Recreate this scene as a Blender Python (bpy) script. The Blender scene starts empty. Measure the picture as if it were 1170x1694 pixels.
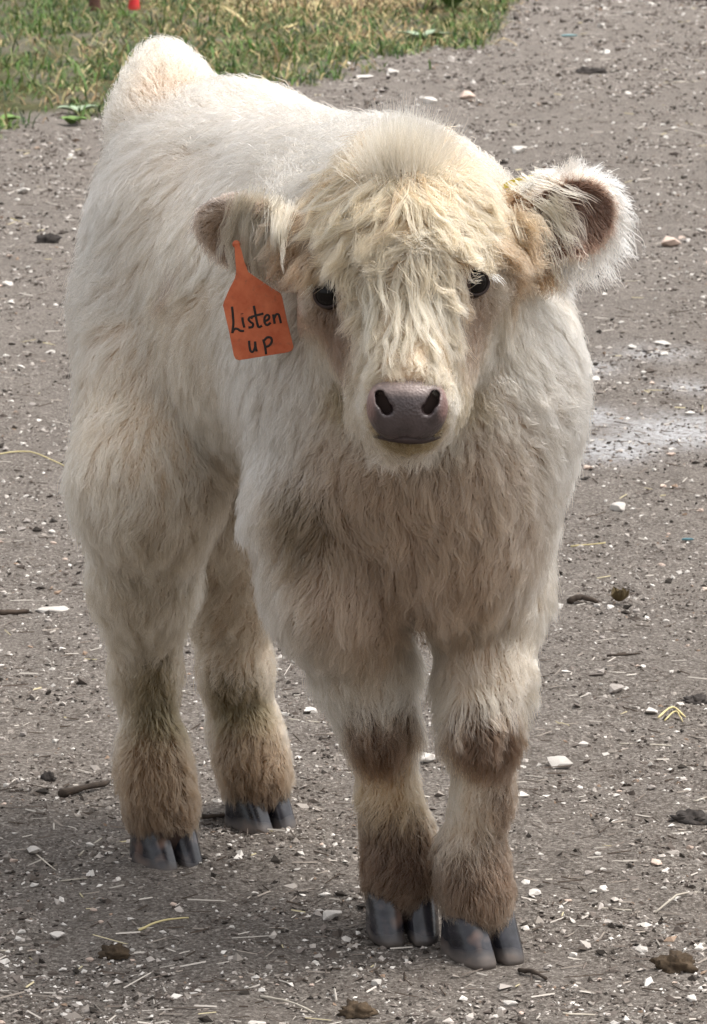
import bpy, bmesh, math, random
import numpy as np
from mathutils import Vector, Matrix
from mathutils.kdtree import KDTree

random.seed(7)
rng = np.random.default_rng(7)
scene = bpy.context.scene
COL = scene.collection

# ------------------------------------------------------------------ camera
CAM_H, CAM_D, FPX, PITCH = 1.05, 3.40, 6760.0, math.radians(10.9)
CX, CY = 585.0, 847.0
cam_d = bpy.data.cameras.new('camera')
cam = bpy.data.objects.new('camera', cam_d)
COL.objects.link(cam)
cam.location = (0, -CAM_D, CAM_H)
cam.rotation_euler = (math.radians(90) - PITCH, 0, 0)
cam_d.sensor_fit = 'VERTICAL'
cam_d.sensor_height = 36.0
cam_d.lens = FPX / 1694.0 * 36.0
cam_d.clip_start, cam_d.clip_end = 0.05, 2000.0
cam_d.dof.use_dof = True
cam_d.dof.focus_distance = 3.42
cam_d.dof.aperture_fstop = 48.0
scene.camera = cam

# ------------------------------------------------------------------ light
SUN_EL, SUN_AZ = math.radians(66), math.radians(80)      # azimuth clockwise from +Y (away from the camera)
world = bpy.data.worlds.new('World')
scene.world = world
world.use_nodes = True
wn = world.node_tree
wn.nodes.clear()
wo = wn.nodes.new('ShaderNodeOutputWorld')
wb = wn.nodes.new('ShaderNodeBackground')
ws = wn.nodes.new('ShaderNodeTexSky')
wh = wn.nodes.new('ShaderNodeHueSaturation')
ws.sky_type = 'NISHITA'
ws.sun_disc = False
ws.sun_elevation = SUN_EL
ws.sun_rotation = SUN_AZ
ws.air_density, ws.dust_density, ws.ozone_density = 1.0, 4.0, 1.0
wh.inputs['Saturation'].default_value = 0.16
wb.inputs['Strength'].default_value = 0.15
wn.links.new(ws.outputs[0], wh.inputs['Color'])
wn.links.new(wh.outputs[0], wb.inputs['Color'])
wn.links.new(wb.outputs[0], wo.inputs['Surface'])

sun_d = bpy.data.lights.new('sun', 'SUN')
sun_d.energy = 1.25
sun_d.angle = math.radians(22)
sun_d.color = (1.0, 0.955, 0.89)
sun = bpy.data.objects.new('sun', sun_d)
COL.objects.link(sun)
sv = Vector((math.sin(SUN_AZ) * math.cos(SUN_EL), math.cos(SUN_AZ) * math.cos(SUN_EL), math.sin(SUN_EL)))
sun.rotation_euler = sv.to_track_quat('Z', 'Y').to_euler()
sun.location = sv * 8

scene.view_settings.view_transform = 'Standard'
scene.view_settings.look = 'None'
scene.view_settings.exposure = 0.92
scene.view_settings.gamma = 1.0
scene.view_settings.use_curve_mapping = False
scene.render.engine = 'CYCLES'
scene.cycles.use_denoising = True
scene.cycles.max_bounces = 8
scene.cycles.diffuse_bounces = 5
scene.cycles.glossy_bounces = 4
scene.cycles.transmission_bounces = 6
scene.cycles.transparent_max_bounces = 8
try:
    scene.cycles_curves.shape = 'RIBBONS'
    scene.cycles_curves.subdivisions = 2
except Exception:
    pass

# ------------------------------------------------------------------ pixel helpers (1170 x 1694 photo pixels)
CAM = np.array([0.0, -CAM_D, CAM_H])
FWD = np.array([0, math.cos(PITCH), -math.sin(PITCH)])
UPV = np.array([0, math.sin(PITCH), math.cos(PITCH)])
RGT = np.array([1.0, 0, 0])

def ray(px, py):
    return FWD + RGT * ((px - CX) / FPX) - UPV * ((py - CY) / FPX)

def P(px, py, y):
    d = ray(px, py)
    return CAM + d * ((y + CAM_D) / d[1])

def G(px, py, z=0.0):
    d = ray(px, py)
    return CAM + d * ((z - CAM_H) / d[2])

def nrm(v):
    v = np.asarray(v, float)
    return v / (np.linalg.norm(v, axis=-1, keepdims=True) + 1e-12)

def srgb(r, g, b):
    def c(x):
        x /= 255.0
        return x / 12.92 if x <= 0.04045 else ((x + 0.055) / 1.055) ** 2.4
    return np.array([c(r), c(g), c(b)])

# ------------------------------------------------------------------ object helpers
def tag(o, label=None, cat=None, group=None, kind=None):
    if label: o['label'] = label
    if cat: o['category'] = cat
    if group: o['group'] = group
    if kind: o['kind'] = kind
    return o

def link(o, parent=None):
    COL.objects.link(o)
    if parent is not None:
        o.parent = parent
        o.matrix_parent_inverse = Matrix.Translation(-Vector(parent.location))
    return o

def mesh_obj(name, verts, faces, mat, parent=None, smooth=True, colors=None, origin=None):
    me = bpy.data.meshes.new(name)
    verts = np.asarray(verts, float)
    if origin is not None:
        verts = verts - np.asarray(origin)
    if isinstance(faces, np.ndarray):
        n, k = faces.shape
        me.vertices.add(len(verts)); me.vertices.foreach_set('co', verts.astype(np.float32).ravel())
        me.loops.add(n * k); me.loops.foreach_set('vertex_index', faces.astype(np.int32).ravel())
        me.polygons.add(n)
        me.polygons.foreach_set('loop_start', np.arange(0, n * k, k, dtype=np.int32))
        try:
            me.polygons.foreach_set('loop_total', np.full(n, k, dtype=np.int32))
        except Exception:
            pass
        me.update(calc_edges=True)
    else:
        me.from_pydata([tuple(v) for v in verts], [], faces)
    me.polygons.foreach_set('use_smooth', np.full(len(me.polygons), smooth, dtype=bool))
    if colors is not None:
        at = me.attributes.new('col', 'FLOAT_COLOR', 'POINT')
        c = np.ones((len(verts), 4), np.float32); c[:, :3] = colors
        at.data.foreach_set('color', c.ravel())
    if mat: me.materials.append(mat)
    o = bpy.data.objects.new(name, me)
    if origin is not None:
        o.location = tuple(origin)
    COL.objects.link(o)
    if parent is not None:
        o.parent = parent
        o.matrix_parent_inverse = parent.matrix_basis.inverted()
    return o

def empty(name, loc):
    o = bpy.data.objects.new(name, None)
    o.location = tuple(loc); o.empty_display_size = 0.05
    COL.objects.link(o)
    return o

# ------------------------------------------------------------------ material helpers
def new_mat(name):
    m = bpy.data.materials.new(name); m.use_nodes = True
    nt = m.node_tree; nt.nodes.clear()
    out = nt.nodes.new('ShaderNodeOutputMaterial')
    b = nt.nodes.new('ShaderNodeBsdfPrincipled')
    nt.links.new(b.outputs[0], out.inputs['Surface'])
    return m, nt, b, out

def N(nt, typ, **kw):
    n = nt.nodes.new(typ)
    for k, v in kw.items():
        if hasattr(n, k): setattr(n, k, v)
        else: n.inputs[k].default_value = v
    return n

def ramp(nt, fac, stops):
    r = nt.nodes.new('ShaderNodeValToRGB')
    els = r.color_ramp.elements
    while len(els) < len(stops): els.new(0.5)
    for e, (p, c) in zip(els, stops):
        e.position = p; e.color = (*c[:3], 1)
    nt.links.new(fac, r.inputs[0])
    return r.outputs[0]

def mixc(nt, fac, a, b, mode='MIX'):
    m = nt.nodes.new('ShaderNodeMix'); m.data_type = 'RGBA'; m.blend_type = mode
    for s, v in ((0, fac), (6, a), (7, b)):
        if isinstance(v, (int, float)): m.inputs[s].default_value = v
        elif isinstance(v, (tuple, list, np.ndarray)): m.inputs[s].default_value = (*v[:3], 1)
        else: nt.links.new(v, m.inputs[s])
    return m.outputs[2]

def mottled(name, c1, c2, scale=60.0, rough=0.85, bump=0.3, attr=False, spec=0.3):
    """object-space noise between two tones, optional per-vertex tint"""
    m, nt, b, out = new_mat(name)
    tc = N(nt, 'ShaderNodeTexCoord')
    no = N(nt, 'ShaderNodeTexNoise'); no.inputs['Scale'].default_value = scale; no.inputs['Detail'].default_value = 8; no.inputs['Roughness'].default_value = 0.65
    nt.links.new(tc.outputs['Object'], no.inputs['Vector'])
    c = ramp(nt, no.outputs['Fac'], [(0.3, c1), (0.7, c2)])
    oi = N(nt, 'ShaderNodeObjectInfo')
    v = N(nt, 'ShaderNodeMapRange'); v.inputs[3].default_value = 0.78; v.inputs[4].default_value = 1.12
    nt.links.new(oi.outputs['Random'], v.inputs[0])
    hs = N(nt, 'ShaderNodeHueSaturation'); nt.links.new(v.outputs[0], hs.inputs['Value']); nt.links.new(c, hs.inputs['Color'])
    c = hs.outputs[0]
    if attr:
        a = N(nt, 'ShaderNodeAttribute'); a.attribute_name = 'col'
        c = mixc(nt, 1.0, c, a.outputs['Color'], 'MULTIPLY')
    nt.links.new(c, b.inputs['Base Color'])
    b.inputs['Roughness'].default_value = rough
    b.inputs['Specular IOR Level'].default_value = spec
    if bump:
        bp = N(nt, 'ShaderNodeBump'); bp.inputs['Strength'].default_value = bump; bp.inputs['Distance'].default_value = 0.002
        nt.links.new(no.outputs['Fac'], bp.inputs['Height']); nt.links.new(bp.outputs[0], b.inputs['Normal'])
    return m

def attr_mat(name, rough=0.9, spec=0.2, translucent=0.0):
    m, nt, b, out = new_mat(name)
    a = N(nt, 'ShaderNodeAttribute'); a.attribute_name = 'col'
    nt.links.new(a.outputs['Color'], b.inputs['Base Color'])
    b.inputs['Roughness'].default_value = rough
    b.inputs['Specular IOR Level'].default_value = spec
    if translucent:
        t = N(nt, 'ShaderNodeBsdfTranslucent'); nt.links.new(a.outputs['Color'], t.inputs['Color'])
        mx = N(nt, 'ShaderNodeMixShader'); mx.inputs[0].default_value = translucent
        nt.links.new(b.outputs[0], mx.inputs[1]); nt.links.new(t.outputs[0], mx.inputs[2])
        nt.links.new(mx.outputs[0], out.inputs['Surface'])
    return m

# smooth value noise for numpy ---------------------------------------------------
_perm = np.random.default_rng(3).permutation(4096)
_rand = np.random.default_rng(4).random(4096) * 2 - 1
def vnoise2(x, y):
    xi = np.floor(x).astype(int); yi = np.floor(y).astype(int)
    fx = x - xi; fy = y - yi
    fx = fx * fx * (3 - 2 * fx); fy = fy * fy * (3 - 2 * fy)
    def h(i, j): return _rand[_perm[(_perm[i & 4095] + j) & 4095]]
    return (h(xi, yi) * (1 - fx) + h(xi + 1, yi) * fx) * (1 - fy) + (h(xi, yi + 1) * (1 - fx) + h(xi + 1, yi + 1) * fx) * fy

def ground_z(x, y):
    x = np.asarray(x, float); y = np.asarray(y, float)
    far = np.clip(1 - (np.abs(y) - 6) / 30, 0.0, 1)
    z = 0.010 * vnoise2(x * 2.1 + 5, y * 1.7) + 0.005 * vnoise2(x * 7 + 40, y * 6) + 0.0035 * vnoise2(x * 19 + 11, y * 17) + 0.0022 * vnoise2(x * 47, y * 43 + 9) + 0.0014 * vnoise2(x * 103, y * 97)
    return z * far

# ================================================================== GROUND
def to_px(x, y, z=0.0):
    rel = np.stack([x, np.asarray(y) + CAM_D, np.zeros_like(x) + z - CAM_H], -1)
    d = rel @ FWD
    return CX + rel[..., 0] / d * FPX, CY - (rel @ UPV) / d * FPX, d

# edge of the turf, read along the ground (photo pixels)
EDGE = np.array([(-600, 262), (-200, 235), (0, 218), (90, 205), (200, 190), (330, 165), (480, 137), (570, 122), (650, 104), (730, 93), (800, 84), (835, 60), (838, 30), (860, 0), (960, -60), (1200, -160), (1500, -400)], float)
def turf(x, y):
    """>0 inside the grass (in photo pixels, measured down from the edge)"""
    px, py, d = to_px(x, y)
    e = np.interp(px, EDGE[:, 0], EDGE[:, 1], right=-400)
    w = 15 * vnoise2(np.asarray(x) * 6, np.asarray(y) * 2.5 + 3) + 12 * vnoise2(np.asarray(x) * 19, np.asarray(y) * 7) + 6 * vnoise2(np.asarray(x) * 50, np.asarray(y) * 16)
    return e - py + w

rows = [-30, -12, -6, -3, -2.2, -1.7, -1.4, -1.2]
y = -1.0
while y < 420:
    rows.append(y)
    y += 0.0075 if y < 1.0 else 0.0075 * (1 + 3.2 * (y - 1.0)) ** 0.9 if y < 16 else 0.35 * (y - 14)
rows = np.array(rows)
ucol = np.linspace(-1, 1, 221)
ucol = np.concatenate([[-300, -60, -14, -5, -2.6, -1.7, -1.3], ucol, [1.3, 1.7, 2.6, 5, 14, 60, 300]])
xw = np.clip(0.72 + 0.14 * np.maximum(rows, 0), 0.72, 4.0)
GX = ucol[None, :] * xw[:, None]
GY = np.repeat(rows[:, None], len(ucol), 1)
GZ = ground_z(GX, GY)
nr, nc = GX.shape
idx = np.arange(nr * nc).reshape(nr, nc)
gf = np.stack([idx[:-1, :-1], idx[:-1, 1:], idx[1:, 1:], idx[1:, :-1]], -1).reshape(-1, 4)
t_in = np.clip((turf(GX, GY) - 4) / 32.0, 0, 1) * np.where(np.abs(ucol)[None, :] > 1.0, .9, np.clip(.85 + .6 * vnoise2(GX * 9, GY * 5), 0, 1))
# a pale chalk spill on the dirt beside the calf
ch = np.zeros_like(GX)
for (px, py, rx, ry, s) in [(1120, 715, .07, .13, 1.6), (1010, 748, .055, .10, 1.4), (1085, 585, .06, .09, .8), (985, 610, .04, .07, .7), (1150, 640, .05, .08, .9), (985, 690, .04, .08, .9)]:
    g = G(px, py)
    ch += s * np.exp(-(((GX - g[0]) / rx) ** 2 + ((GY - g[1]) / ry) ** 2))
gc = np.stack([t_in, np.clip(ch, 0, 1), np.zeros_like(GX)], -1).reshape(-1, 3)

mg, nt, b, out = new_mat('dirt')
tc = N(nt, 'ShaderNodeTexCoord')
def noise(scale, detail=6, rough=0.6, dist=0.0):
    n = N(nt, 'ShaderNodeTexNoise'); n.inputs['Scale'].default_value = scale; n.inputs['Detail'].default_value = detail
    n.inputs['Roughness'].default_value = rough; n.inputs['Distortion'].default_value = dist
    nt.links.new(tc.outputs['Object'], n.inputs['Vector']); return n.outputs['Fac']
n1, n2, n3, n4 = noise(2.6, 5), noise(30, 8, 0.7), noise(240, 6, 0.75), noise(95, 6, 0.7, 0.6)
base = ramp(nt, n1, [(0.34, srgb(108, 102, 97)), (0.66, srgb(147, 141, 135))])
mid = ramp(nt, n2, [(0.36, srgb(74, 69, 64)), (0.5, srgb(128, 122, 116)), (0.66, srgb(168, 162, 156))])
c = mixc(nt, 0.55, base, mid)
fine = ramp(nt, n3, [(0.36, srgb(50, 45, 41)), (0.47, srgb(114, 106, 101)), (0.57, srgb(154, 147, 142)), (0.66, srgb(222, 217, 212))])
c = mixc(nt, 0.62, c, fine)
chips = ramp(nt, n4, [(0.60, (0, 0, 0)), (0.68, (1, 1, 1))])
c = mixc(nt, chips, c, srgb(176, 168, 162))
at = N(nt, 'ShaderNodeAttribute'); at.attribute_name = 'col'
sp = N(nt, 'ShaderNodeSeparateColor'); nt.links.new(at.outputs['Color'], sp.inputs[0])
turfc = ramp(nt, n2, [(0.3, srgb(62, 66, 40)), (0.55, srgb(92, 92, 62)), (0.75, srgb(140, 126, 100))])
c = mixc(nt, sp.outputs[0], c, turfc)
mm = N(nt, 'ShaderNodeMath', operation='MULTIPLY'); nt.links.new(sp.outputs[1], mm.inputs[0])
mask = ramp(nt, n4, [(0.36, (0, 0, 0)), (0.56, (1, 1, 1))]); nt.links.new(mask, mm.inputs[1])
c = mixc(nt, 1.0, c, (1.0, .972, .925), 'MULTIPLY')
c = mixc(nt, mm.outputs[0], c, srgb(206, 205, 206))
nt.links.new(c, b.inputs['Base Color'])
b.inputs['Roughness'].default_value = 0.95
b.inputs['Specular IOR Level'].default_value = 0.15
bp = N(nt, 'ShaderNodeBump'); bp.inputs['Strength'].default_value = 1.0; bp.inputs['Distance'].default_value = 0.005
nt.links.new(n3, bp.inputs['Height'])
bp2 = N(nt, 'ShaderNodeBump'); bp2.inputs['Strength'].default_value = 0.8; bp2.inputs['Distance'].default_value = 0.008
nt.links.new(n4, bp2.inputs['Height']); nt.links.new(bp.outputs[0], bp2.inputs['Normal'])
nt.links.new(bp2.outputs[0], b.inputs['Normal'])
ground = mesh_obj('ground', np.stack([GX, GY, GZ], -1).reshape(-1, 3), gf, mg, colors=gc)
tag(ground, 'grey brown dirt yard with crushed stone and a pale chalky spill', 'ground', kind='structure')

# ------------------------------------------------------------------ loose chips of gravel (too many to count)
def sample_ground(n, y0, y1, pw=1.0, margin=0.25):
    yy = y0 + (y1 - y0) * rng.random(n) ** pw
    hw = (yy + CAM_D) * (585 / FPX) + margin + 0.03 * np.maximum(yy, 0)
    return (rng.random(n) * 2 - 1) * hw, yy

def rot_all(n, flat=0.35):
    """random frames: mostly flat on the ground"""
    a = rng.random(n) * 2 * np.pi; t = rng.normal(0, flat, n); s = rng.normal(0, flat, n)
    ca, sa = np.cos(a), np.sin(a); ct, st = np.cos(t), np.sin(t); cs, ss = np.cos(s), np.sin(s)
    z = np.zeros(n); o = np.ones(n)
    Rz = np.stack([ca, -sa, z, sa, ca, z, z, z, o], -1).reshape(n, 3, 3)
    Rx = np.stack([o, z, z, z, ct, -st, z, st, ct], -1).reshape(n, 3, 3)
    Ry = np.stack([cs, z, ss, z, o, z, -ss, z, cs], -1).reshape(n, 3, 3)
    return Rz @ Rx @ Ry

def sample_thin(n):
    """points over the yard, thinning smoothly with distance"""
    yg = np.linspace(-0.32, 15.5, 4000)
    hw = (yg + CAM_D) * (585 / FPX) + 0.34 + 0.06 * np.maximum(yg, 0)
    pdf = hw / (1 + (yg + .32) / 1.6) ** 1.32
    cdf = np.cumsum(pdf); cdf /= cdf[-1]
    yy = np.interp(rng.random(n), cdf, yg)
    return (rng.random(n) * 2 - 1) * np.interp(yy, yg, hw), yy

OCT = np.array([(1, 0, 0), (0, 1, 0), (-1, 0, 0), (0, -1, 0), (0, 0, 1), (0, 0, -1)], float)
OCF = np.array([(0, 1, 4), (1, 2, 4), (2, 3, 4), (3, 0, 4), (1, 0, 5), (2, 1, 5), (3, 2, 5), (0, 3, 5)])
def chip_mesh(name, xs, ys, size, palette, weights, label, mat):
    n = len(xs)
    d = OCT[None] * (0.65 + 0.7 * rng.random((n, 6, 1))) + rng.normal(0, 0.16, (n, 6, 3))
    sc = np.stack([0.6 + 0.8 * rng.random(n), 0.6 + 0.6 * rng.random(n), 0.35 + 0.4 * rng.random(n)], -1)
    v = d * sc[:, None] * size[:, None, None]
    v = np.einsum('nij,nkj->nki', rot_all(n), v)
    v[..., 0] += xs[:, None]; v[..., 1] += ys[:, None]; v[..., 2] += (ground_z(xs, ys) + size * 0.12)[:, None]
    f = (OCF[None] + 6 * np.arange(n)[:, None, None]).reshape(-1, 3)
    pal = np.array(palette)
    ci = rng.choice(len(pal), n, p=np.array(weights) / sum(weights))
    pal = pal * np.array([1.0, .975, .935])
    cc = pal[ci] * (0.68 + 0.4 * rng.random((n, 1)))
    o = mesh_obj(name, v.reshape(-1, 3), f, mat, smooth=False, colors=np.repeat(cc, 6, 0))
    return tag(o, label, 'gravel', kind='stuff')

m_chip = attr_mat('gravel_chip', 0.9, 0.2)
pal = [srgb(124, 116, 111), srgb(94, 86, 81), srgb(152, 145, 139), srgb(186, 179, 174), srgb(222, 218, 214), srgb(58, 53, 49), srgb(150, 130, 114)]
xs, ys = sample_thin(270000)
clus = vnoise2(xs * 9, ys * 7) + 0.7 * vnoise2(xs * 30, ys * 24)
keep = (rng.random(len(xs)) < np.clip(0.58 + 0.75 * clus, 0.06, 1)) & (turf(xs, ys) < 12)
xs, ys = xs[keep], ys[keep]
size = np.clip(rng.lognormal(math.log(0.0016), 0.50, len(xs)), 0.0008, 0.0068) * np.maximum(1, (ys + CAM_D) / 5.0) ** 0.85
chip_mesh('gravel', xs, ys, size, pal, [22, 19, 18, 13, 12, 14, 2], 'loose grey and white gravel chips strewn over the dirt', m_chip)

# short broken fibres of chaff pressed into the dirt
xs, ys = sample_thin(10500)
kk = turf(xs, ys) < 15; xs, ys = xs[kk], ys[kk]; n = len(xs)
grow = np.maximum(1, (ys + CAM_D) / 5.0) ** 0.7
ln = rng.lognormal(math.log(0.007), 0.5, n) * grow; wd = (0.00045 + 0.0005 * rng.random(n)) * grow
fr = rot_all(n, 0.12)
pts = np.array([(-1, -1, 0), (1, -1, 0), (1, 1, 0), (-1, 1, 0), (-1, 0, 1.3), (1, 0, 1.3)], float)
v = pts[None] * np.stack([ln, wd, wd], -1)[:, None]
v[:, :, 2] += (0.10 * (v[:, :, 0] ** 2) / ln[:, None] * rng.normal(0, 1, (n, 1)))
v = np.einsum('nij,nkj->nki', fr, v)
v[..., 0] += xs[:, None]; v[..., 1] += ys[:, None]; v[..., 2] += (ground_z(xs, ys) + 0.001)[:, None]
FF = np.array([(0, 1, 5), (0, 5, 4), (3, 4, 5), (3, 5, 2), (0, 4, 3), (1, 2, 5), (0, 3, 2), (0, 2, 1)])
f = (FF[None] + 6 * np.arange(n)[:, None, None]).reshape(-1, 3)
pal2 = np.array([srgb(190, 182, 172), srgb(150, 140, 130), srgb(74, 64, 56), srgb(112, 102, 94), srgb(196, 184, 150)])
cc = pal2[rng.choice(5, n, p=[.20, .22, .30, .24, .04])] * (0.8 + 0.4 * rng.random((n, 1)))
tag(mesh_obj('chaff', v.reshape(-1, 3), f, m_chip, smooth=False, colors=np.repeat(cc, 6, 0)), 'fine broken straw chaff scattered in the grey dirt', 'chaff', kind='stuff')

# ------------------------------------------------------------------ grass
def blades(n, xr, yr, keepf, hmean, palette, weights, flop, wmean=0.0022):
    xs = xr[0] + (xr[1] - xr[0]) * rng.random(n); ys = yr[0] + (yr[1] - yr[0]) * rng.random(n)
    k = keepf(xs, ys); xs, ys = xs[k], ys[k]; n = len(xs)
    h = hmean * rng.lognormal(0, 0.35, n); w = wmean * (0.6 + 0.8 * rng.random(n))
    a = rng.random(n) * 2 * np.pi; lean = np.clip(rng.normal(flop, 0.35, n), 0, 1.5)
    d = np.stack([np.cos(a), np.sin(a), 0 * a], -1); s = np.stack([-np.sin(a), np.cos(a), 0 * a], -1)
    root = np.stack([xs, ys, ground_z(xs, ys) - 0.003], -1)
    V = []
    for j, (t, ww) in enumerate([(0, 1.0), (0.45, 0.9), (0.8, 0.6), (1.0, 0.12)]):
        th = lean * (0.35 + 0.75 * t)
        p = root + h[:, None] * t * (d * np.sin(th)[:, None] + np.array([0, 0, 1.0]) * np.cos(th)[:, None])
        V += [p - s * (w * ww)[:, None], p + s * (w * ww)[:, None]]
    V = np.stack(V, 1)
    BF = np.array([(0, 1, 3, 2), (2, 3, 5, 4), (4, 5, 7, 6)])
    F = (BF[None] + 8 * np.arange(n)[:, None, None]).reshape(-1, 4)
    pal = np.array(palette)
    cc = pal[rng.choice(len(pal), n, p=np.array(weights) / sum(weights))] * (0.7 + 0.6 * rng.random((n, 1)))
    return V.reshape(-1, 3), F, np.repeat(cc, 8, 0)

def hay_patch(x, y):          # worn strip of dry hay across the turf
    px, py, d = to_px(x, y)
    return 1.3 * np.exp(-(((px - 540) / 170) ** 2 + ((py - 6) / 24) ** 2)) + np.exp(-(((px - 640) / 60) ** 2 + ((py - 62) / 12) ** 2)) * .8
def keep_g(x, y):
    t = turf(x, y)
    dens = np.clip(0.55 + 0.75 * vnoise2(x * 4.5, y * 3.1) + 0.3 * vnoise2(x * 15, y * 9), 0.06, 1) * np.clip(t / 14 + .15, 0, 1)
    return rng.random(len(x)) < dens * (1 - 0.92 * np.clip(hay_patch(x, y), 0, 1))
greens = [srgb(80, 110, 48), srgb(58, 84, 38), srgb(104, 130, 66), srgb(118, 124, 80), srgb(146, 138, 96), srgb(42, 60, 30)]
A = blades(215000, (-4.6, 1.6), (5.6, 19.5), keep_g, 0.047, greens, [20, 20, 15, 19, 14, 12], 1.12, 0.0030)
m_grass = attr_mat('grass_blade', 0.6, 0.3, 0.25)
tag(mesh_obj('grass', A[0], A[1], m_grass, colors=A[2]), 'short trampled green grass at the edge of the dirt yard', 'grass', kind='stuff')

def keep_h(x, y):
    t = turf(x, y)
    return rng.random(len(x)) < np.clip(0.18 * np.clip(t / 10, 0, 1) + hay_patch(x, y), 0, 1) * (t > -8)
A = blades(36000, (-4.2, 1.6), (5.6, 20.0), keep_h, 0.07, [srgb(178, 158, 116), srgb(150, 124, 92), srgb(196, 184, 140), srgb(120, 98, 74)], [4, 3, 2, 2], 1.42, 0.0022)
B_ = blades(16000, (-.9, .8), (8.0, 17.0), keep_h, 0.07, [srgb(178, 158, 116), srgb(150, 124, 92), srgb(196, 184, 140), srgb(120, 98, 74)], [4, 3, 2, 2], 1.45, 0.0024)
A = (np.concatenate([A[0], B_[0]]), np.concatenate([A[1], B_[1] + len(A[0])]), np.concatenate([A[2], B_[2]]))
tag(mesh_obj('hay_litter', A[0], A[1], attr_mat('hay', 0.8, 0.2), smooth=False, colors=A[2]), 'dry tan hay litter trodden flat over the turf', 'hay', kind='stuff')
# ================================================================== CALF
S0 = np.array([0.050, 0.150]); H0 = np.array([-0.110, 0.450])
fa = (S0 - H0) / np.linalg.norm(S0 - H0)            # facing direction, horizontal
FA = np.array([fa[0], fa[1], 0.0]); LA = np.array([-fa[1], fa[0], 0.0])   # forward, calf's left
UP = np.array([0, 0, 1.0])
def A3(t, side, z, fwd=0.0):
    p = S0 + (H0 - S0) * t
    return np.array([p[0], p[1], z]) + LA * side + FA * fwd

PR = []      # (kind, params, op, k, bbox)
def ell(c, r, k=0.03, M=None, op='add'):
    r = np.array(r, float) if np.ndim(r) else np.full(3, float(r))
    M = np.eye(3) if M is None else np.array(M)     # rows are the local axes
    PR.append(('e', (np.array(c, float), r, M), op, k, np.array(c) - r.max(), np.array(c) + r.max()))
def cone(a, b, ra, rb, k=0.03, op='add'):
    a, b = np.array(a, float), np.array(b, float)
    PR.append(('c', (a, b, ra, rb), op, k, np.minimum(a - ra, b - rb), np.maximum(a + ra, b + rb)))
def chain(pts, rs, k=0.02):
    for i in range(len(pts) - 1):
        cone(pts[i], pts[i + 1], rs[i], rs[i + 1], k)
def prim_d(kind, prm, p):
    if kind == 'e':
        c, r, M = prm
        q = (p - c) @ M.T
        k0 = np.linalg.norm(q / r, axis=-1); k1 = np.linalg.norm(q / (r * r), axis=-1) + 1e-9
        return k0 * (k0 - 1) / k1
    a, b, ra, rb = prm
    ab = b - a
    t = np.clip(((p - a) @ ab) / (ab @ ab), 0, 1)
    return np.linalg.norm(p - a - t[..., None] * ab, axis=-1) - (ra + (rb - ra) * t)
def smin(a, b, k):
    h = np.clip(0.5 + 0.5 * (b - a) / k, 0, 1)
    return b + (a - b) * h - k * h * (1 - h)
def combine(d, e, op, k):
    return smin(d, e, k) if op == 'add' else -smin(-d, e, k)
def sdf(p, prims=None):
    d = np.full(p.shape[:-1], 0.2)
    for kind, prm, op, k, lo, hi in (prims or PR):
        d = combine(d, prim_d(kind, prm, p), op, k)
    return d
def sdf_grid(prims, lo, hi, h):
    n = np.ceil((hi - lo) / h).astype(int) + 1
    ax = [lo[i] + h * np.arange(n[i]) for i in range(3)]
    F = np.full(n, 0.06, np.float32)
    for kind, prm, op, k, l, u in prims:
        i0 = np.clip(((l - 0.02 - k - lo) / h).astype(int), 0, n); i1 = np.clip(((u + 0.02 + k - lo) / h).astype(int) + 2, 0, n)
        if (i1 <= i0).any(): continue
        sl = tuple(slice(i0[j], i1[j]) for j in range(3))
        p = np.stack(np.meshgrid(*[ax[j][sl[j]] for j in range(3)], indexing='ij'), -1).astype(np.float32)
        F[sl] = combine(F[sl], prim_d(kind, prm, p), op, k)
    return F
def surface_nets(F, lo, h):
    nx, ny, nz = F.shape
    s = F < 0
    cnt = np.zeros((nx - 1, ny - 1, nz - 1), np.int8)
    for i in (0, 1):
        for j in (0, 1):
            for k in (0, 1):
                cnt += s[i:nx - 1 + i, j:ny - 1 + j, k:nz - 1 + k]
    act = np.argwhere((cnt > 0) & (cnt < 8))
    ids = np.full(cnt.shape, -1, np.int64); ids[tuple(act.T)] = np.arange(len(act))
    C = [(i, j, k) for i in (0, 1) for j in (0, 1) for k in (0, 1)]
    val = np.stack([F[act[:, 0] + c[0], act[:, 1] + c[1], act[:, 2] + c[2]] for c in C], 1)
    acc = np.zeros((len(act), 3)); num = np.zeros(len(act))
    for a in range(8):
        for b_ in range(a + 1, 8):
            ca, cb = np.array(C[a]), np.array(C[b_])
            if abs(ca - cb).sum() != 1: continue
            va, vb = val[:, a], val[:, b_]
            m = (va < 0) != (vb < 0)
            t = np.where(m, va / np.where(m, va - vb, 1), 0)
            acc += m[:, None] * (ca + t[:, None] * (cb - ca)); num += m
    V = lo + h * (act + acc / num[:, None])
    quads = []
    for ax in range(3):
        o = [x for x in range(3) if x != ax]
        s0 = [slice(None)] * 3; s1 = [slice(None)] * 3
        s0[ax] = slice(0, -1); s1[ax] = slice(1, None)
        ch = s[tuple(s0)] != s[tuple(s1)]
        e = np.argwhere(ch)
        e = e[(e[:, o[0]] > 0) & (e[:, o[1]] > 0) & (e[:, o[0]] < F.shape[o[0]] - 1) & (e[:, o[1]] < F.shape[o[1]] - 1)]
        neg = s[tuple(e.T)]
        q = []
        for du, dv in ((1, 1), (0, 1), (0, 0), (1, 0)):
            c = e.copy(); c[:, o[0]] -= du; c[:, o[1]] -= dv
            q.append(ids[tuple(c.T)])
        q = np.stack(q, 1)
        flip = neg if ax != 1 else ~neg
        q[~flip] = q[~flip][:, ::-1]
        quads.append(q)
    return V, np.concatenate(quads)

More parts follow.
